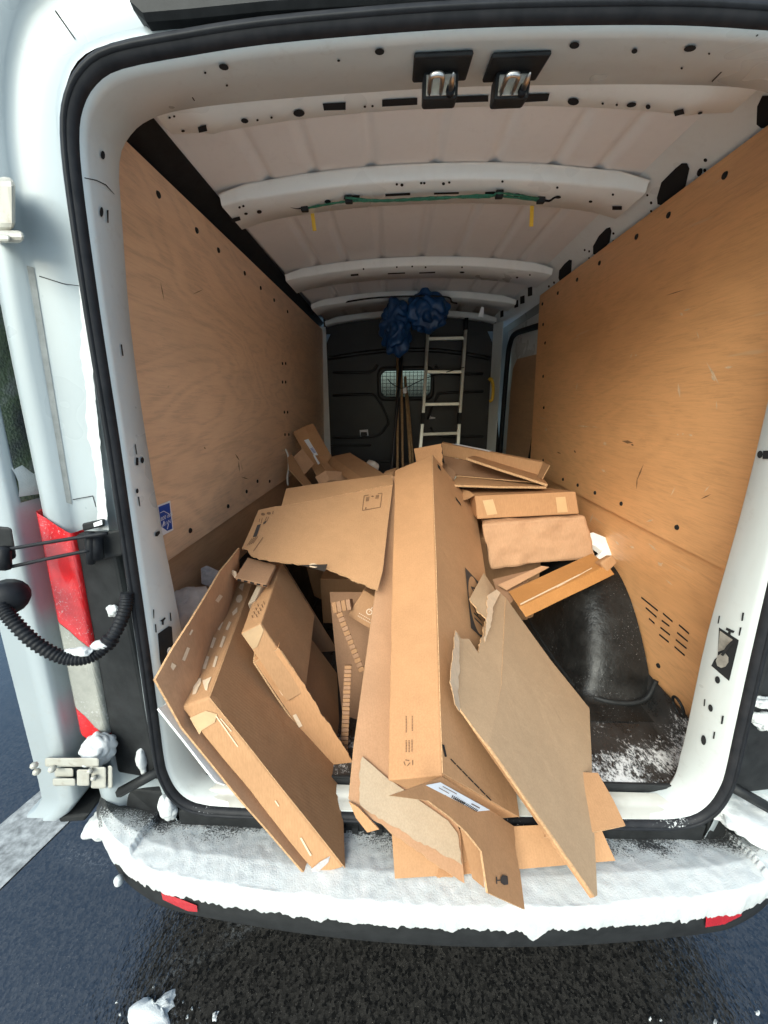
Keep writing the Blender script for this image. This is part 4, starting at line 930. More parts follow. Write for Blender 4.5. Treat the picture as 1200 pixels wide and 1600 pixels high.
# ---- long panel under it, its near end peeled to grey
SP = carton('peeled_panel', 'long flat panel under the tall leaning box, its near end peeled to grey', 'cardboard sheet')
s1, s2, s3 = at(612, 742, Y=.92), at(545, 1250, Y=-.085), at(725, 1378, Y=-.155)
def S(x, y, o=0): return onp(x, y, s1, s2, s3, o)
sheet('card_face', [S(611, 744), S(590, 900), S(553, 1165), S(545, 1248), S(562, 1264), S(640, 1322), S(726, 1380), S(719, 1302), S(680, 1180), S(618, 744)], M['card_pink'], SP, .006, .003, (3, 4, 5), .08, 5, jag=.003)
sheet('peeled_face', [S(566, 1182, .007), S(604, 1215, .007), S(640, 1240, .007), S(700, 1282, .007), S(715, 1302, .007), S(722, 1352, .007), S(640, 1306, .007), S(563, 1258, .007), S(561, 1215, .007)], M['peeled'], SP, .002, .003, (4, 5, 6, 7, 8), .05, 6, jag=.004)
sheet('corner_flap', [at(545, 1252, Y=-.09), at(560, 1262, Y=-.10), at(592, 1296, Y=-.12), at(574, 1301, Y=-.12), at(556, 1278, Y=-.11)], M['card_light'], SP, .004, .001, cell=.05, seed=9)

# ---- big torn grey-brown sheet at front right
TS = carton('torn_sheet', 'big greyish brown torn sheet leaning at the right, pointed tip over the bumper snow', 'cardboard sheet')
b1, b2_, b3 = at(780, 920, Y=.56), at(718, 1110, Y=-.04), at(930, 1402, Y=-.215)
def B(x, y, o=0): return onp(x, y, b1, b2_, b3, o)
sheet('main_leaf', [B(790, 933), B(812, 964), B(862, 1032), B(921, 1107), B(928, 1250), B(933, 1399), B(928, 1402), B(850, 1290), B(764, 1168), B(783, 1070)], M['card_grey'], TS, .006, .004, (), .07, 3)
sheet('folded_leaf', [B(790, 933), B(783, 1070), B(764, 1168), B(742, 1140, -.006), B(720, 1110, -.012), B(709, 1082, -.014), B(709, 1060, -.016), B(716, 1012, -.016), B(713, 986, -.02), B(721, 998, -.016), B(733, 998, -.014), B(748, 1021, -.012), B(760, 968, -.012), B(762, 932, -.012), B(776, 921, -.008)], M['card_grey'], TS, .006, .003, (4, 5, 6, 7, 8, 11, 12), .06, 14, jag=.005)
sheet('turned_rim', [B(764, 1168), B(850, 1290), B(928, 1402), B(922, 1403, -.010), B(838, 1284, -.022), B(748, 1155, -.025), B(722, 1115, -.018)], M['card'], TS, .004, .001, (), .06, 15)
sheet('torn_ply', [B(712, 985, .012), B(718, 1000, .006), B(719, 1040, .004), B(716, 1080, .006), B(720, 1112, .008), B(712, 1100, .022), B(704, 1066, .024), B(708, 1020, .022)], M['paper_tear'], TS, .002, .003, (0, 1, 2, 3, 4, 5, 6, 7), .03, 16, jag=.005)
sheet('torn_scrap', [B(756, 895, -.02), B(774, 922, -.01), B(762, 932, .01), B(760, 966, .015), B(748, 957, .005), B(734, 935, -.01)], M['card_grey'], TS, .004, .002, (2, 3, 4), .04, 17)
sheet('torn_scrap', [B(762, 930, .012), B(776, 921, .006), B(782, 926, .004), B(772, 945, .008), B(766, 975, .012), B(757, 1004, .012), B(760, 965, .016)], M['paper_tear'], TS, .002, .002, (3, 4, 5, 6), .03, 18)

# ---- sheets lying across the sill under everything
E1 = carton('flat_sheet', 'flat brown sheet lying across the sill with its front edge on the bumper snow', 'cardboard sheet')
sheet('card_face', [at(612, 1300, Z=.735), at(935, 1285, Z=.735), at(962, 1345, Z=.682), at(815, 1358, Z=.682), at(680, 1369, Z=.682), at(617, 1373, Z=.682)], M['card'], E1, .005, .004, (3,), .06, 21)
sheet('second_ply', [at(683, 1345, Z=.695), at(760, 1340, Z=.70), at(758, 1362, Z=.688), at(683, 1371, Z=.687)], M['card_light'], E1, .004, .002, (3,), .05, 22)
E2 = carton('flat_sheet', 'small tan sheet end poking out right of the big torn sheet, on the mat edge', 'cardboard sheet')
sheet('card_face', [at(860, 1205, Z=.80), at(934, 1208, Z=.795), at(958, 1250, Z=.785), at(977, 1290, Z=.775), at(930, 1300, Z=.772), at(850, 1308, Z=.772)], M['card'], E2, .005, .003, (), .06, 23)

# ---- long flat box at the left front, standing on edge
G = carton('flat_box', 'large flat brown box standing on edge at left front, white glue marks along its top')
gO, gA, gB, gT = at(327, 1090, Y=-.05), at(402, 885, Y=.55), at(537, 1355, Y=-.12), at(283, 1105, Y=-.06)
ga, gb, gt = gA-gO, gB-gO, gT-gO
gTA = at(362, 890, Y=.53)
gbox = hexa('carton', [gO, gO+ga, gO+ga+gb*.93, gO+gb, gT, gTA, gTA+gb*.93, gT+gb*1.0], M['card'], G, .005, .006, 5)
gs = sheet('side_panel', [p + V((.003, -.002, .0005)) for p in (gO+ga*.004, gO+ga, gO+ga+gb*.93, gO+gb)], M['card_dark'], G, .002, .003, cell=.1, seed=31)
marks = [bar(366, 920, 362, 931, 5), [(376, 913), (382, 912), (379, 924), (373, 919)], bar(362, 929, 359, 940, 4), disc(374, 936, 5, 7, 7, .4), disc(351, 955, 4, 8, 8, .3), [(363, 957), (371, 949), (371, 957), (364, 963)],
         bar(347, 972, 341.5, 985, 4.5), bar(360, 972, 354.5, 985, 4), bar(336, 997, 330.5, 1013, 4.5), bar(351, 995, 345, 1012, 4), bar(325, 1026, 319, 1046, 5), bar(339, 1026, 334, 1043, 4), [(307, 1062), (315, 1060), (314, 1068), (306, 1085), (301, 1086), (303, 1072)], [(317, 1064), (331, 1058), (326, 1070), (324, 1080), (321, 1079), (318, 1070)]]
for mk2 in marks: decal('glue_mark', gbox, [mk2], M['paper_tear'], .0020)
decal('corner_tape', gbox, [[(297, 1121), (322, 1110), (340, 1115), (336, 1128), (316, 1140), (312, 1147)]], M['tape_clear'], .0020)
for q in (bar(338, 1118, 372, 1166, 2), bar(345, 1122, 362, 1142, 1.6), bar(470, 1308, 486, 1336, 3), bar(430, 1250, 436, 1259, 2)): decal('scuff', gbox, [q], M['paper_tear'], .0020)
decal('torn_edge', gbox, [[(486, 1357), (500, 1345), (516, 1336), (513, 1346), (498, 1360), (490, 1366)]], M['chip_grey'], .0028)
I_ = carton('backing_sheet', 'flat scuffed sheet behind the large flat box, against the left rear door frame', 'cardboard sheet')
gn = ga.cross(gb).normalized(); gn = gn if gn.dot(gt) > 0 else -gn
ish = sheet('card_face', [at(243, 1062, Y=-.085), at(270, 1014, Y=-.02), at(300, 968, Y=.06), at(345, 892, Y=.24), at(374, 856, Y=.38), gTA+gb*.12+gn*.012, gTA.lerp(gT, .5)+gb*.12+gn*.012, gT+(gTA-gT)*.10+gb*.12+gn*.012, gT+(gTA-gT)*.12+gb*.5+gn*.012, gT+(gTA-gT)*.10+gb*.97+gn*.012, at(490, 1381, Y=-.135), at(380, 1255, Y=-.105), at(285, 1136, Y=-.085)], M['card_pink'], I_, .006, .003, (), .07, 41)
for q in ([(268, 1035), (275, 1040), (270, 1048), (266, 1042)], bar(294, 1012, 286, 1032, 5), bar(300, 984, 296, 992, 3), bar(345, 930, 338, 940, 6)): decal('scuff', ish, [q], M['paper_tear'], .0016)
FS = carton('foam_sheet', 'thin white foam sheet sticking out below the backing sheet at the left', 'foam sheet')
f0 = gT + gn*.035
def FSP(x, y): return onp(x, y, f0, f0+ga, f0+gb)
sheet('foam', [FSP(247, 1107), FSP(268, 1096), FSP(320, 1110), FSP(420, 1200), FSP(352, 1226), FSP(333, 1215)], M['foam_white'], FS, .006, .003, (0, 4), .05, 43, edge=M['foam_white'])

# ---- open box in the middle left
H = carton('open_box', 'open shallow brown box with dark inside and torn rim, middle left of the pile')
hO, hA, hB, hT = at(435, 1012, Y=.13), at(437, 883, Y=.62), at(553, 1192, Y=.12), at(397, 1034, Y=.115)
ha, hb, ht = hA-hO, hB-hO, hT-hO
hTA = at(428, 886, Y=.60)
sheet('end_wall', [hT, hO, hO+ha*.12+hb*.03, hO+ha, hTA], M['card_light'], H, .005, .002, (), .07, 51)
fw_ = sheet('front_wall', [hT, hT+hb*1.02, hO+hb*1.0, hO+hb*.5-ht*.02, hO+hb*.2-ht*.03, hO], M['card_light'], H, .005, .002, (2, 3, 4), .06, 52, jag=.003)
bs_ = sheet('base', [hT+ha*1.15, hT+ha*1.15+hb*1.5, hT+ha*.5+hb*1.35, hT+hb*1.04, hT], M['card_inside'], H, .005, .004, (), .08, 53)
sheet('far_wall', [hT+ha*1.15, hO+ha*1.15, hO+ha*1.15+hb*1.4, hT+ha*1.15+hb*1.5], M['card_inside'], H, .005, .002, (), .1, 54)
sheet('loose_flap', [hO+hb*.03, hO+hb*.30, hO+hb*.30+ht*.55+ha*.05, hO+hb*.05+ht*.5+ha*.08], M['card'], H, .004, .002, (1,), .05, 55)
for q in ([(436, 1078), (446, 1066), (452, 1088), (441, 1086)], [(487, 1168), (492, 1164), (500, 1180), (496, 1182)], bar(460, 1116, 470, 1135, 6), bar(520, 1205, 526, 1222, 5)): decal('scuff', fw_, [q], M['paper_tear'], .0016)
decal('crease_line', bs_, [bar(522, 925, 489, 1088, 1.6)], M['card_pink'], .0020)
J = carton('narrow_box', 'narrow taped box wedged between the large flat box and the open box')
jO, jT, jA = at(408, 974, Y=.135), at(376, 990, Y=.11), at(452, 872, Y=.55)
jb = hb*.55
jA, jTA = at(440, 878, Y=.52), at(412, 890, Y=.50)
jx = hexa('carton', [jO, jA, jA+jb, jO+jb, jT, jTA, jTA+jb, jT+jb], M['card'], J, .004, .004, 4)
decal('tape', jx, [[(378, 990), (407, 975), (412, 984), (402, 1010), (395, 1014)]], M['tape_clear'], .0016)
decal('small_print', jx, [bar(400+3*k, 960-5*k, 402+3*k, 965-5*k, 1.2) for k in range(5)] + [bar(394+3*k, 962-6*k, 395+3*k, 966-6*k, 1.2) for k in range(4)], M['ink_brown'], .0016)
HS = carton('honeycomb_piece', 'small pale corrugated scrap on the narrow taped box below the pinkish offcut', 'cardboard scrap')
hexa('core', para(at(387, 944, Y=.25), at(402, 913, Y=.33)-at(387, 944, Y=.25), at(399, 938, Y=.27)-at(387, 944, Y=.25), V((.0, .01, -.03))), M['peeled'], HS, .003)
OC = carton('offcut', 'pinkish grey square offcut with honeycomb edge lying below the printed sheet', 'cardboard scrap')
oc = hexa('core', para(at(367, 902, Y=.28), at(416, 914, Y=.30)-at(367, 902, Y=.28), at(387, 871, Y=.42)-at(367, 902, Y=.28), V((.0, .006, -.014))), M['card_pink'], OC, .002)
for k in range(5): decal('core_cell', oc, [bar(371+10*k, 905+2.3*k, 377+10*k, 906.4+2.3*k, 2.6)], M['hole'], .0015)
sheet('torn_skin', [at(353, 886, Y=.33), at(369, 893, Y=.31), at(372, 904, Y=.28), at(366, 903, Y=.29), at(360, 892, Y=.32)], M['paper_tear'], OC, .002, .001, (0, 1, 2, 3), .03, 63)

# things seen down inside, between the open box and the tall box
K = carton('small_box', 'small brown box with a pale timer symbol, deep between open box and tall box')
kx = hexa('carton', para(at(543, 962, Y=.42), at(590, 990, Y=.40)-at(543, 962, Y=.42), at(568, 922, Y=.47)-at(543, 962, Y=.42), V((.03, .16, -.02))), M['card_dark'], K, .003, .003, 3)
decal('timer_ring', kx, [disc(577, 956, 5, 5, 16)], M['ink_pale'], .0016); decal('timer_face', kx, [disc(577, 956, 3.6, 3.6, 14)], M['card_dark'], .0020); decal('timer_hand', kx, [bar(577, 956, 579, 953, 1), bar(580, 951, 582, 949, 1.4)], M['ink_pale'], .0028)
decal('small_print', kx, [bar(561+2.6*k, 958+1.5*k, 562.6+2.6*k, 959+1.5*k, 1) for k in range(8)] + [bar(559+2.6*k, 962+1.5*k, 560.6+2.6*k, 963+1.5*k, 1) for k in range(8)], M['ink_pale'], .0016)
def strip(nm, label, p0, p1, w_, t_, cells):
    T_ = carton(nm, label, 'cardboard strip'); d = p1-p0; sd2 = d.cross(CAM-p0).normalized(); up2 = sd2.cross(d).normalized()
    if up2.dot(CAM-p0) < 0: up2 = -up2
    for k in range(cells):
        o = p0 + d*(k/cells)
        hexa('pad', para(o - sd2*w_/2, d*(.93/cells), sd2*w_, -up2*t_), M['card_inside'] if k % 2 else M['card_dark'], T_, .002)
strip('edge_protector', 'ribbed cardboard edge protector slanting deep inside beside the small box', at(530, 958, Y=.36), at(566, 1050, Y=.30), .022, .02, 13)
strip('edge_protector', 'long ribbed strip standing down along the dark base of the open box', at(544, 1040, Y=.27), at(537, 1185, Y=.14), .025, .02, 22)
strip('edge_protector', 'short ribbed block at the top end of the slanting edge protector', at(519, 950, Y=.42), at(548, 944, Y=.42), .04, .05, 4)
D3 = carton('inner_sheet', 'dark brown sheet standing in the gap between open box and tall box', 'cardboard sheet')
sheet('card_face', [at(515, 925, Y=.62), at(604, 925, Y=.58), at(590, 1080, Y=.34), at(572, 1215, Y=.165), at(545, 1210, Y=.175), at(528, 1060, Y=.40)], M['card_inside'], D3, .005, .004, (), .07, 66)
D2 = carton('inner_box', 'dark box side deep behind the small box with the timer symbol')
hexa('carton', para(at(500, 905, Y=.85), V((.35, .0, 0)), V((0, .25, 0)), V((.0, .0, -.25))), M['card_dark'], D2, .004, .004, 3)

# ---- printed sheet lying across the left boxes
LS = carton('printed_sheet', 'wide brown sheet with printed stamps lying across the left boxes, torn lower edge', 'cardboard sheet')
l1, l2, l3 = at(440, 790, Y=.62), at(612, 757, Y=.84), at(590, 922, Y=.36)
def L(x, y, o=0): return onp(x, y, l1, l2, l3, o)
ls = sheet('card_face', [L(440, 790), L(500, 780), L(614, 757), L(606, 820), L(598, 892), L(590, 922, -.01), L(560, 911, -.006), L(535, 899), L(508, 888), L(470, 882), L(436, 878), L(405, 874), L(392, 868), L(387, 859), L(378, 857), L(392, 826), L(404, 797), L(430, 791)], M['card'], LS, .006, .005, (5, 6, 7, 8, 9, 10, 11, 12), .06, 71, jag=.0035)
tf = sheet('top_flap', [L(440, 790), at(447, 763, Y=.74), at(530, 752, Y=.84), at(613, 741, Y=.95), L(614, 757), L(500, 780)], M['card'], LS, .006, .004, (), .06, 72)
st_ = [bar(569, 775, 566, 798, 1), bar(566, 798, 594, 793, 1), bar(594, 793, 597, 771, 1), bar(569, 775, 576, 774, 1), bar(590, 772, 597, 771, 1)] + [bar(573+1.8*k, 777-.2*k, 572+1.8*k, 784-.2*k, 1) for k in range(3)] + [bar(588+1.8*k, 774-.2*k, 587+1.8*k, 780-.2*k, 1) for k in range(3)] + [disc(582, 776, 2.2, 1.2), bar(572, 793, 571, 796, 2)]
decal('printed_stamp', ls, st_, M['ink_brown'], .0020)
decal('printed_block', ls, [[(402, 821), (408, 819), (401, 839), (395, 840)], [(412, 816), (417, 814), (415, 818), (411, 820)]], M['ink'], .0020)
decal('printed_icons', ls, [disc(411, 804, 3.4, 2.2), disc(420, 802.5, 3.4, 2.2), bar(427, 799, 426, 804, 1.4), bar(406, 811, 405, 816, 1), bar(410, 810, 408, 818, 1), bar(417, 808, 413, 817, 1), bar(420, 808, 417, 815, 1)], M['ink_brown'], .0020)
decal('printed_lines', ls, [bar(386+3.1*k, 853-1.2*k, 394+3.1*k, 842-1.2*k, .9) for k in range(4)] + [bar(396, 862, 411, 840, 1.2)], M['ink_brown'], .0020)
decal('printed_patch', ls, [[(470, 882), (512, 880.5), (508, 892), (496, 889)]], M['ink'], .0028)
decal('patch_oval', ls, [disc(490, 884.5, 7, 3.4, 14, .1)], M['paper_tear'], .0036)

# ---- small boxes heaped at the far left
def P(x, y, Y): return at(x, y, Y=Y)
C1 = carton('tall_carton', 'narrow upright open carton with a blue white label at far left of the pile')
c1 = hexa('carton', para(P(457, 675, 1.75), P(475, 666, 1.78)-P(457, 675, 1.75), P(503, 760, 1.55)-P(457, 675, 1.75), V((.05, .06, .02))), M['card'], C1, .004, .003, 3)
cl_ = decal('address_label', c1, [[(475, 688), (482, 686), (497, 711), (491, 712)]], M['label_white'], .0016); decal('label_print', c1, [bar(485+1.2*k, 702+1.6*k, 489+1.2*k, 700+1.6*k, .9) for k in range(5)], M['sticker_blue'], .004, parent=cl_)
sheet('white_edge', [P(489, 711, 1.58), P(492, 711, 1.58), P(500, 724, 1.55), P(497, 726, 1.55)], M['label_white'], C1, .003, 0, cell=.2)
C2 = carton('carton_flap', 'square tan flap standing in front of the narrow upright carton', 'cardboard sheet'); sheet('card_face', [P(459, 713, 1.50), P(472, 701, 1.52), P(491, 725, 1.48), P(475, 742, 1.44)], M['card_pink'], C2, .005, .003, (), .06, 82)
C3 = carton('carton_flap', 'dark thin panel leaning on the left wall below the square flap', 'cardboard sheet'); sheet('card_face', [P(450, 714, 1.40), P(456, 709, 1.45), P(476, 742, 1.38), P(488, 757, 1.32), P(478, 762, 1.25), P(452, 733, 1.35)], M['card_dark'], C3, .006, .003, (), .06, 83)
C4 = carton('small_carton', 'small tan box just behind the printed sheet, left of the brown wedge box'); hexa('carton', para(P(492, 745, 1.22), P(508, 735, 1.25)-P(492, 745, 1.22), P(500, 760, 1.2)-P(492, 745, 1.22), V((.12, .12, -.03))), M['card_pink'], C4, .003, .002, 3)
C5 = carton('wedge_box', 'long brown box pointing toward the bulkhead, light end panel, far left')
hexa('carton', para(P(519, 713, 1.55), P(572, 751, 1.10)-P(519, 713, 1.55), P(511, 724, 1.53)-P(519, 713, 1.55), P(547, 707, 1.62)-P(519, 713, 1.55)), M['card_dark'], C5, .003, .003, 3)
C6 = carton('carton_flap', 'dark upright flap between the small tan box and the long wedge box', 'cardboard sheet'); sheet('card_face', [P(495, 712, 1.50), P(518, 710, 1.52), P(512, 722, 1.48), P(540, 755, 1.3), P(524, 760, 1.25)], M['card_dark'], C6, .005, .003, (), .06, 86)
C7 = carton('small_carton', 'tan box corner showing just left of the tall leaning box top'); hexa('carton', para(P(597, 742, 1.2), P(616, 736, 1.22)-P(597, 742, 1.2), P(602, 736, 1.3)-P(597, 742, 1.2), V((0, .02, -.15))), M['card'], C7, .003)
C8 = carton('paper_wad', 'crumpled pale paper wad behind the long wedge box', 'paper'); blob('paper', P(581, 728, 1.7), (.04, .04, .04), M['cloth_white'], C8, .5, 20, 3, 4)
C9 = thing('wall_cable', 'white looped cable and plate on the left plywood beside the small boxes', 'cable')
tube('cable', crom([P(446, 702, 1.62), P(450, 712, 1.60), P(451, 730, 1.56), P(449, 745, 1.5), P(450, 758, 1.45)], 4), .006, M['pale_white_plastic'], C9); hexa('plate', para(P(443, 699, 1.64), V((.006, .05, 0)), V((0, 0, -.15)), V((.008, 0, 0))), M['pale_white_plastic'], C9, .003)
# heap below, so that nothing hovers
U1 = carton('buried_box', 'brown box buried under the small boxes at far left'); hexa('carton', para(V((-.82, 1.15, FLOOR+.003)), V((.62, 0, 0)), V((0, .75, 0)), V((0, .02, .42))), M['card_dark'], U1, .004, .004, 3)
U2 = carton('buried_box', 'brown box buried under the stack at the right'); hexa('carton', para(V((.20, .95, FLOOR+.003)), V((.42, 0, 0)), V((0, .6, 0)), V((0, .02, .46))), M['card_dark'], U2, .004, .004, 3)

# ---- stack of boxes at the right
Mx = carton('tray_box', 'open shallow tray box on top of the right stack with a grey strip label')
tb = hexa('rear_wall', para(P(690, 692, 1.40), P(849, 723, 1.20)-P(690, 692, 1.40), P(692, 712, 1.40)-P(690, 692, 1.40), V((.01, .035, .004))), M['card'], Mx, .003, .003, 4)
decal('strip_label', tb, [[(706, 694.2), (714, 694), (770, 705), (764, 706)]], M['label_white'], .0016)
sheet('tray_base', [P(692, 712, 1.385), P(845, 745, 1.19), P(838, 753, 1.05), P(700, 742, 1.18)], M['card_inside'], Mx, .005, .003, (), .08, 91)
sheet('end_flap', [P(849, 722, 1.20), P(859, 727, 1.12), P(847, 748, 1.06), P(838, 748, 1.12)], M['card_dark'], Mx, .005, .002, (), .06, 92)
sheet('torn_corner', [P(690, 722, 1.30), P(700, 728, 1.22), P(712, 738, 1.15), P(708, 750, 1.1), P(695, 745, 1.12), P(690, 735, 1.2)], M['card_inside'], Mx, .004, .01, (0, 1, 2, 3, 4, 5), .03, 93)
Mf = carton('box_flap', 'light tan flap standing behind the top of the tall leaning box', 'cardboard sheet'); sheet('card_face', [P(647, 701, 1.10), P(690, 693, 1.12), P(692, 740, 1.08), P(655, 745, 1.04)], M['card_light'], Mf, .005, .003, (1,), .06, 94)
N = carton('folded_sheet', 'sheet folded into a sharp V lying on the right stack under the tray', 'cardboard sheet')
sheet('upper_leaf', [P(729, 715, 1.12), P(856, 757, .98), P(845, 742, 1.22), P(742, 712, 1.35)], M['card_light'], N, .011, .003, (), .07, 95); sheet('lower_leaf', [P(705, 757, .98), P(780, 760, .97), P(854, 760, .98), P(845, 750, 1.22), P(716, 741, 1.25)], M['card'], N, .010, .003, (), .07, 96)
Ob = carton('taped_box', 'flat tan box with two tape strips on its front, third down the right stack')
obx = hexa('carton', [P(742, 775, .92), P(900, 768, .92), P(905, 803, .905), P(746, 811, .905), P(722, 763, 1.20), P(858, 762, 1.22), P(862, 785, 1.22), P(726, 790, 1.20)], M['card_light'], Ob, .004, .003, 4)
for q in ([(754, 782), (770, 780), (777, 803), (761, 805)], [(868, 777), (883, 776), (887, 800), (871, 801)]): decal('tape', obx, [q], M['tape'], .0016)
sheet('lid_flap', [P(711, 762, 1.12), P(733, 767, .98), P(741, 773, .915), P(727, 780, .95), P(716, 783, 1.0)], M['card'], Ob, .005, .003, (), .05, 97)
Pb = carton('wrapped_parcel', 'pinkish brown paper wrapped parcel below the taped box, right stack')
hexa('wrapping', [P(752, 818, .86), P(915, 806, .86), P(931, 871, .82), P(768, 890, .82), P(752, 800, 1.1), P(895, 795, 1.12), P(905, 845, 1.1), P(760, 860, 1.1)], M['card_pink'], Pb, .012, .020, 5, 0, .085)
Q = carton('glossy_box', 'long glossy orange brown box slanting under the parcel over the wheel arch')
qO = P(811, 949, .50)
qx = hexa('carton', para(qO, P(950, 883, .66)-qO, P(822, 965, .485)-qO, P(794, 924, .62)-qO), M['kraft_gloss'], Q, .003, .002, 4)
sheet('glued_flap', [P(778, 914, .66), P(846, 884, .76), P(858, 886, .75), P(792, 922, .63)], M['card_pink'], Q, .004, .002, (), .06, 98)
decal('white_scuff', qx, [bar(813, 945, 905, 899, 2.2), bar(870, 918, 925, 888, 1.4)], M['paper_tear'], .002)
hexa('taped_end', para(P(939, 880, .65), P(958, 866, .67)-P(939, 880, .65), P(949, 894, .645)-P(939, 880, .65), V((0, .05, -.02))), M['card'], Q, .006, .02, 4)
sheet('inner_tray', [P(770, 905, .74), P(838, 888, .80), P(800, 940, .58), P(785, 950, .56)], M['card_inside'], Q, .004, .003, (), .06, 99)
Rf = carton('foam_corner', 'white foam corner piece beside the parcel above the wheel arch', 'foam')
rf_ = sheet('foam', [P(914, 834, .86), P(927, 832, .88), P(949, 841, .88), P(974, 857, .84), P(972, 866, .82), P(938, 880, .78), P(929, 873, .79), P(941, 861, .82), P(930, 853, .83), P(918, 848, .84)], M['foam_white'], Rf, .03, .001, (), .06, 100, edge=M['foam_white'])

# ---- odds and ends at the left edge of the load
Wb = thing('white_bag', 'white fabric bag with looped handle between the left wall and the backing sheet', 'bag')
blob('bag_body', P(305, 985, .30), (.09, .10, .16), M['cloth_white'], Wb, .25, 9, 4, 2, .2)
tube('handle', crom([P(280, 1000, .24), P(277, 965, .25), P(284, 943, .27), P(302, 936, .30), P(322, 940, .30)], 5), .010, M['cloth_white'], Wb)
Gc = carton('grey_chip', 'grey chipboard wedge sticking out left of the backing sheet', 'board scrap'); hexa('core', para(P(313, 888, .45), P(345, 903, .44)-P(313, 888, .45), P(314, 912, .43)-P(313, 888, .45), V((.01, .03, 0))), M['chip_grey'], Gc, .003)

# ---- against the bulkhead
LD = thing('ladder', 'light aluminium ladder leaning upright against the black bulkhead', 'ladder')
def lad(x, y, k): return at(x, y, Y=2.86 - .22*(y-515)/180 if y < 705 else 2.63)
for (x0, y0, x1, y1, xm, ym) in ((669, 519, 657, 700, 661.5, 645), (728, 515, 716, 690, 719, 645)):
    tp, bt = lad(x0, y0, 0), lad(x1, y1, 0); md = lad(xm, ym, 0); dn = (bt-md); ext_ = bt + dn.normalized()*((bt.z-FLOOR)/-dn.normalized().z - .002)
    gap = md + dn.normalized()*.10
    def railseg(nm, p, q, hw_, m): return hexa(nm, para(p - V((hw_, 0, 0)), V((2*hw_, 0, 0)), q-p, V((0, .05, .0))), M[m], LD, .003)
    railseg('rail', tp, md, .014, 'alu'); railseg('rail_joint', md, gap, .017, 'black_plastic'); railseg('rail', gap, ext_, .015, 'alu')
tube('rail_end', [lad(728, 515, 0), at(729, 497, Y=2.86)], .018, M['black_plastic'], LD)
for xa, ya, xb, yb in ((668, 529, 727, 528), (665, 581, 723, 581), (661, 632, 720, 631), (658, 679, 717, 677)):
    hexa('rung', para(lad(xa, ya, 0) + V((0, .005, -.014)), lad(xb, yb, 0)-lad(xa, ya, 0), V((0, .035, 0)), V((0, 0, .028))), M['alu'], LD, .003)
lb, rb = lad(657, 700, 0), lad(716, 690, 0)
for k in (1, 2): hexa('rung', para(lb + V((-.01, .01, -.28*k)), rb-lb, V((0, .035, 0)), V((0, 0, .028))), M['alu'], LD, .003)
def pole(label, p0, p1, r, mat, nm='pole', cat='pole', y0=2.9, y1=2.62):
    a_, b3_ = at(*p0, Y=y0), at(*p1, Y=y1); d = (b3_-a_).normalized(); c3 = a_ + d*((FLOOR+.004-a_.z)/d.z)
    T_ = thing(nm, label, cat, 'poles leaning on the bulkhead'); tube('shaft', [a_, a_.lerp(c3, .3), a_.lerp(c3, .6), c3], r, M[mat], T_, 10); return T_
pole('slim wooden pole, leftmost of the bundle before the bulkhead window', (621, 553), (621, 718), .012, 'pole_wood')
p2 = pole('black pole with white lettered middle crossing behind the wooden poles', (629, 536), (613, 722), .015, 'pole_black', y0=2.88, y1=2.6)
pole('wooden pole in the middle of the bundle before the bulkhead window', (627, 560), (629, 718), .011, 'pole_wood', y0=2.86, y1=2.58)
pole('short brown batten leaning right in the pole bundle', (633, 589), (641, 718), .013, 'pole_wood', y0=2.88, y1=2.62)
pole('short brown batten at the right edge of the pole bundle', (636, 612), (645, 716), .011, 'pole_wood', y0=2.9, y1=2.66)
CB = thing('window_cable', 'thin dark cable strung across the bulkhead window to the ladder', 'cable')
tube('cable', crom([at(606, 592, Y=2.84), at(613, 600, Y=2.82), at(630, 607, Y=2.72), at(650, 598, Y=2.78), at(668, 590, Y=2.8), at(690, 584, Y=2.8), at(712, 577, Y=2.76), at(725, 574, Y=2.78)], 4), .004, M['rubber'], CB)
pc_ = thing('paper_tag', 'crumpled white paper tag tied to the pole bundle', 'tag'); sheet('paper', [at(629, 607, Y=2.6), at(635, 605, Y=2.6), at(635.5, 614, Y=2.6), at(630, 615, Y=2.6)], M['label_white'], pc_, .002, .006, (), .02, 5)
def bag(label, px, py, Y, r, seed, top):
    T_ = thing('plastic_bag', label, 'plastic bag', 'blue plastic bags hanging from the roof')
    c_ = at(px, py, Y=Y); blob('bag_body', c_, r, M['bag_blue'], T_, .30, 5.0, 5, seed, .45)
    tp = at(*top, Y=Y+.03); tube('bag_neck', [c_ + V((0, 0, r[2]*.6)), c_.lerp(tp, .75), tp], .03, M['bag_blue'], T_, 10, rad=[.07, .03, .022]); return T_
bag('hanging blue plastic bag left of the pair, drooping lower to the poles', 618, 510, 2.22, (.115, .10, .19), 3, (618, 470))
bag('hanging blue plastic bag right of the pair, higher under the roof bow', 664, 489, 2.24, (.15, .10, .14), 11, (664, 462))
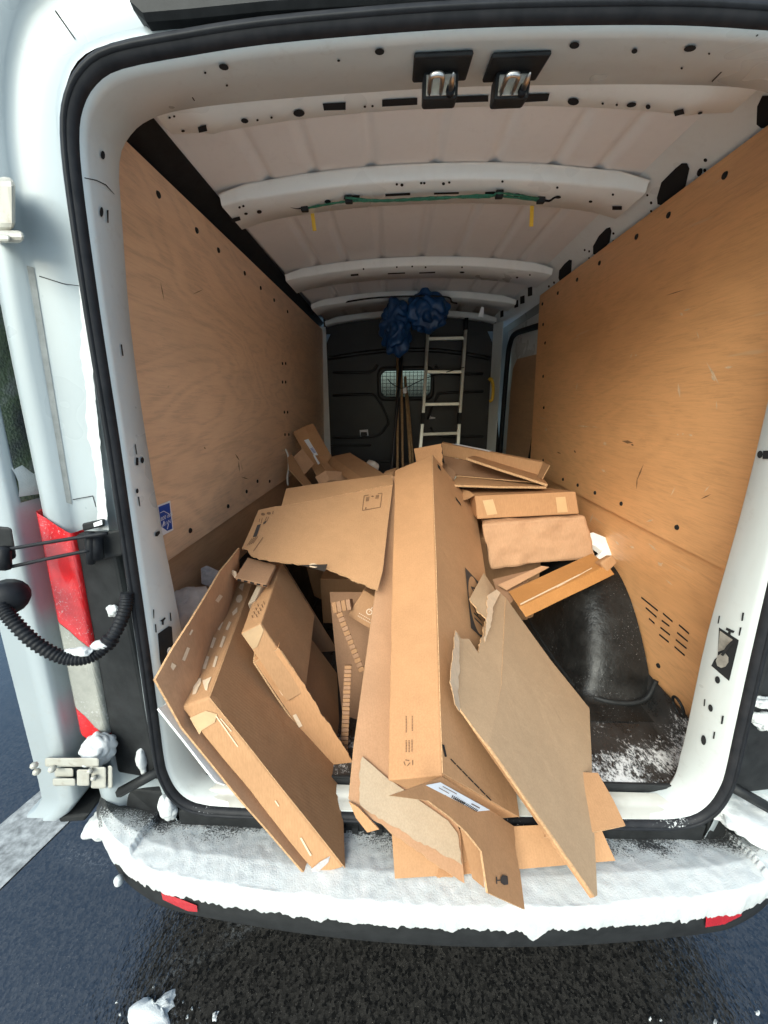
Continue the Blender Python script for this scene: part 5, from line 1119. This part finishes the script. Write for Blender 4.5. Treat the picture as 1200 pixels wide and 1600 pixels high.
# ---- at the roof
BG = thing('bungee_rope', 'green braided rope stretched under the roof bow with black hooks and yellow tags', 'rope')
def rz(px, py): return at(px, py, Z=2.595)
for ph in (0, math.pi):
    base = crom([rz(476, 326), rz(540, 315), rz(600, 314), rz(680, 311), rz(760, 305), rz(845, 314)] if ph == 0 else [rz(540, 309), rz(600, 313), rz(680, 308.5), rz(760, 308), rz(783, 302), rz(845, 311)], 10)
    tube('strand', base, .0075, M['rope_green'], BG, 8, rad=[.0036 + .0008*math.sin(i*2.2+ph) for i in range(len(base))])
for q in ((476, 325), (545, 312), (780, 304), (845, 312)):
    c_ = rz(*q); box('hook_block', c_ - V((.014, .01, .012)), c_ + V((.014, .01, .012)), M['black_plastic'], BG, .004)
tube('hook', crom([rz(450, 321), rz(462, 325), rz(476, 325)], 4), .0035, M['rubber'], BG); tube('hook', crom([rz(845, 312), rz(858, 314), rz(866, 309), rz(872, 308)], 4), .0035, M['rubber'], BG)
for x, y0, x1, y1 in ((488, 333, 490, 359), (832, 309, 831, 352)):
    a_, b3_ = at(x, y0, Y=.93), at(x1, y1, Y=.93); sheet('yellow_tag', [a_ + V((-.007, 0, 0)), a_ + V((.007, 0, 0)), b3_ + V((.009, .01, 0)), b3_ + V((-.006, .01, 0))], M['yellow'], BG, .002, .003, (), .03, 2, edge=M['yellow'])
RW = thing('roof_cable', 'thin black cable clipped along the fourth roof bow', 'cable')
tube('cable', crom([at(487, 492, Z=2.57), at(500, 482, Z=2.585), at(530, 474, Z=2.60), at(580, 466, Z=2.60), at(640, 463, Z=2.60), at(697, 464, Z=2.60), at(706, 472, Z=2.59), at(714, 474, Z=2.59)], 5), .006, M['rubber'], RW)
PT = thing('paper_strip', 'torn white paper strip hanging from the roof near the side door', 'paper'); sheet('paper', [at(752, 479, Y=2.35), at(756, 480, Y=2.35), at(755, 496, Y=2.36), at(747, 496, Y=2.36)], M['label_white'], PT, .002, .006, (1, 2), .02, 6)

# ------------------------------------------------------------------ put every empty at the base of its thing
bpy.context.view_layer.update()
def leaves(o):
    for c_ in o.children:
        yield c_; yield from leaves(c_)
for t_ in THINGS:
    pts_ = [V(v.co) if c_.data.users == 1 else c_.matrix_basis @ v.co for c_ in leaves(t_) if c_.type == 'MESH' for v in c_.data.vertices]
    if not pts_: continue
    lo = V((min(p.x for p in pts_), min(p.y for p in pts_), min(p.z for p in pts_))); hi = V((max(p.x for p in pts_), max(p.y for p in pts_), max(p.z for p in pts_)))
    t_.location = ((lo.x+hi.x)/2, (lo.y+hi.y)/2, lo.z)
    for c_ in t_.children: c_.matrix_parent_inverse = Matrix.Translation(-t_.location)
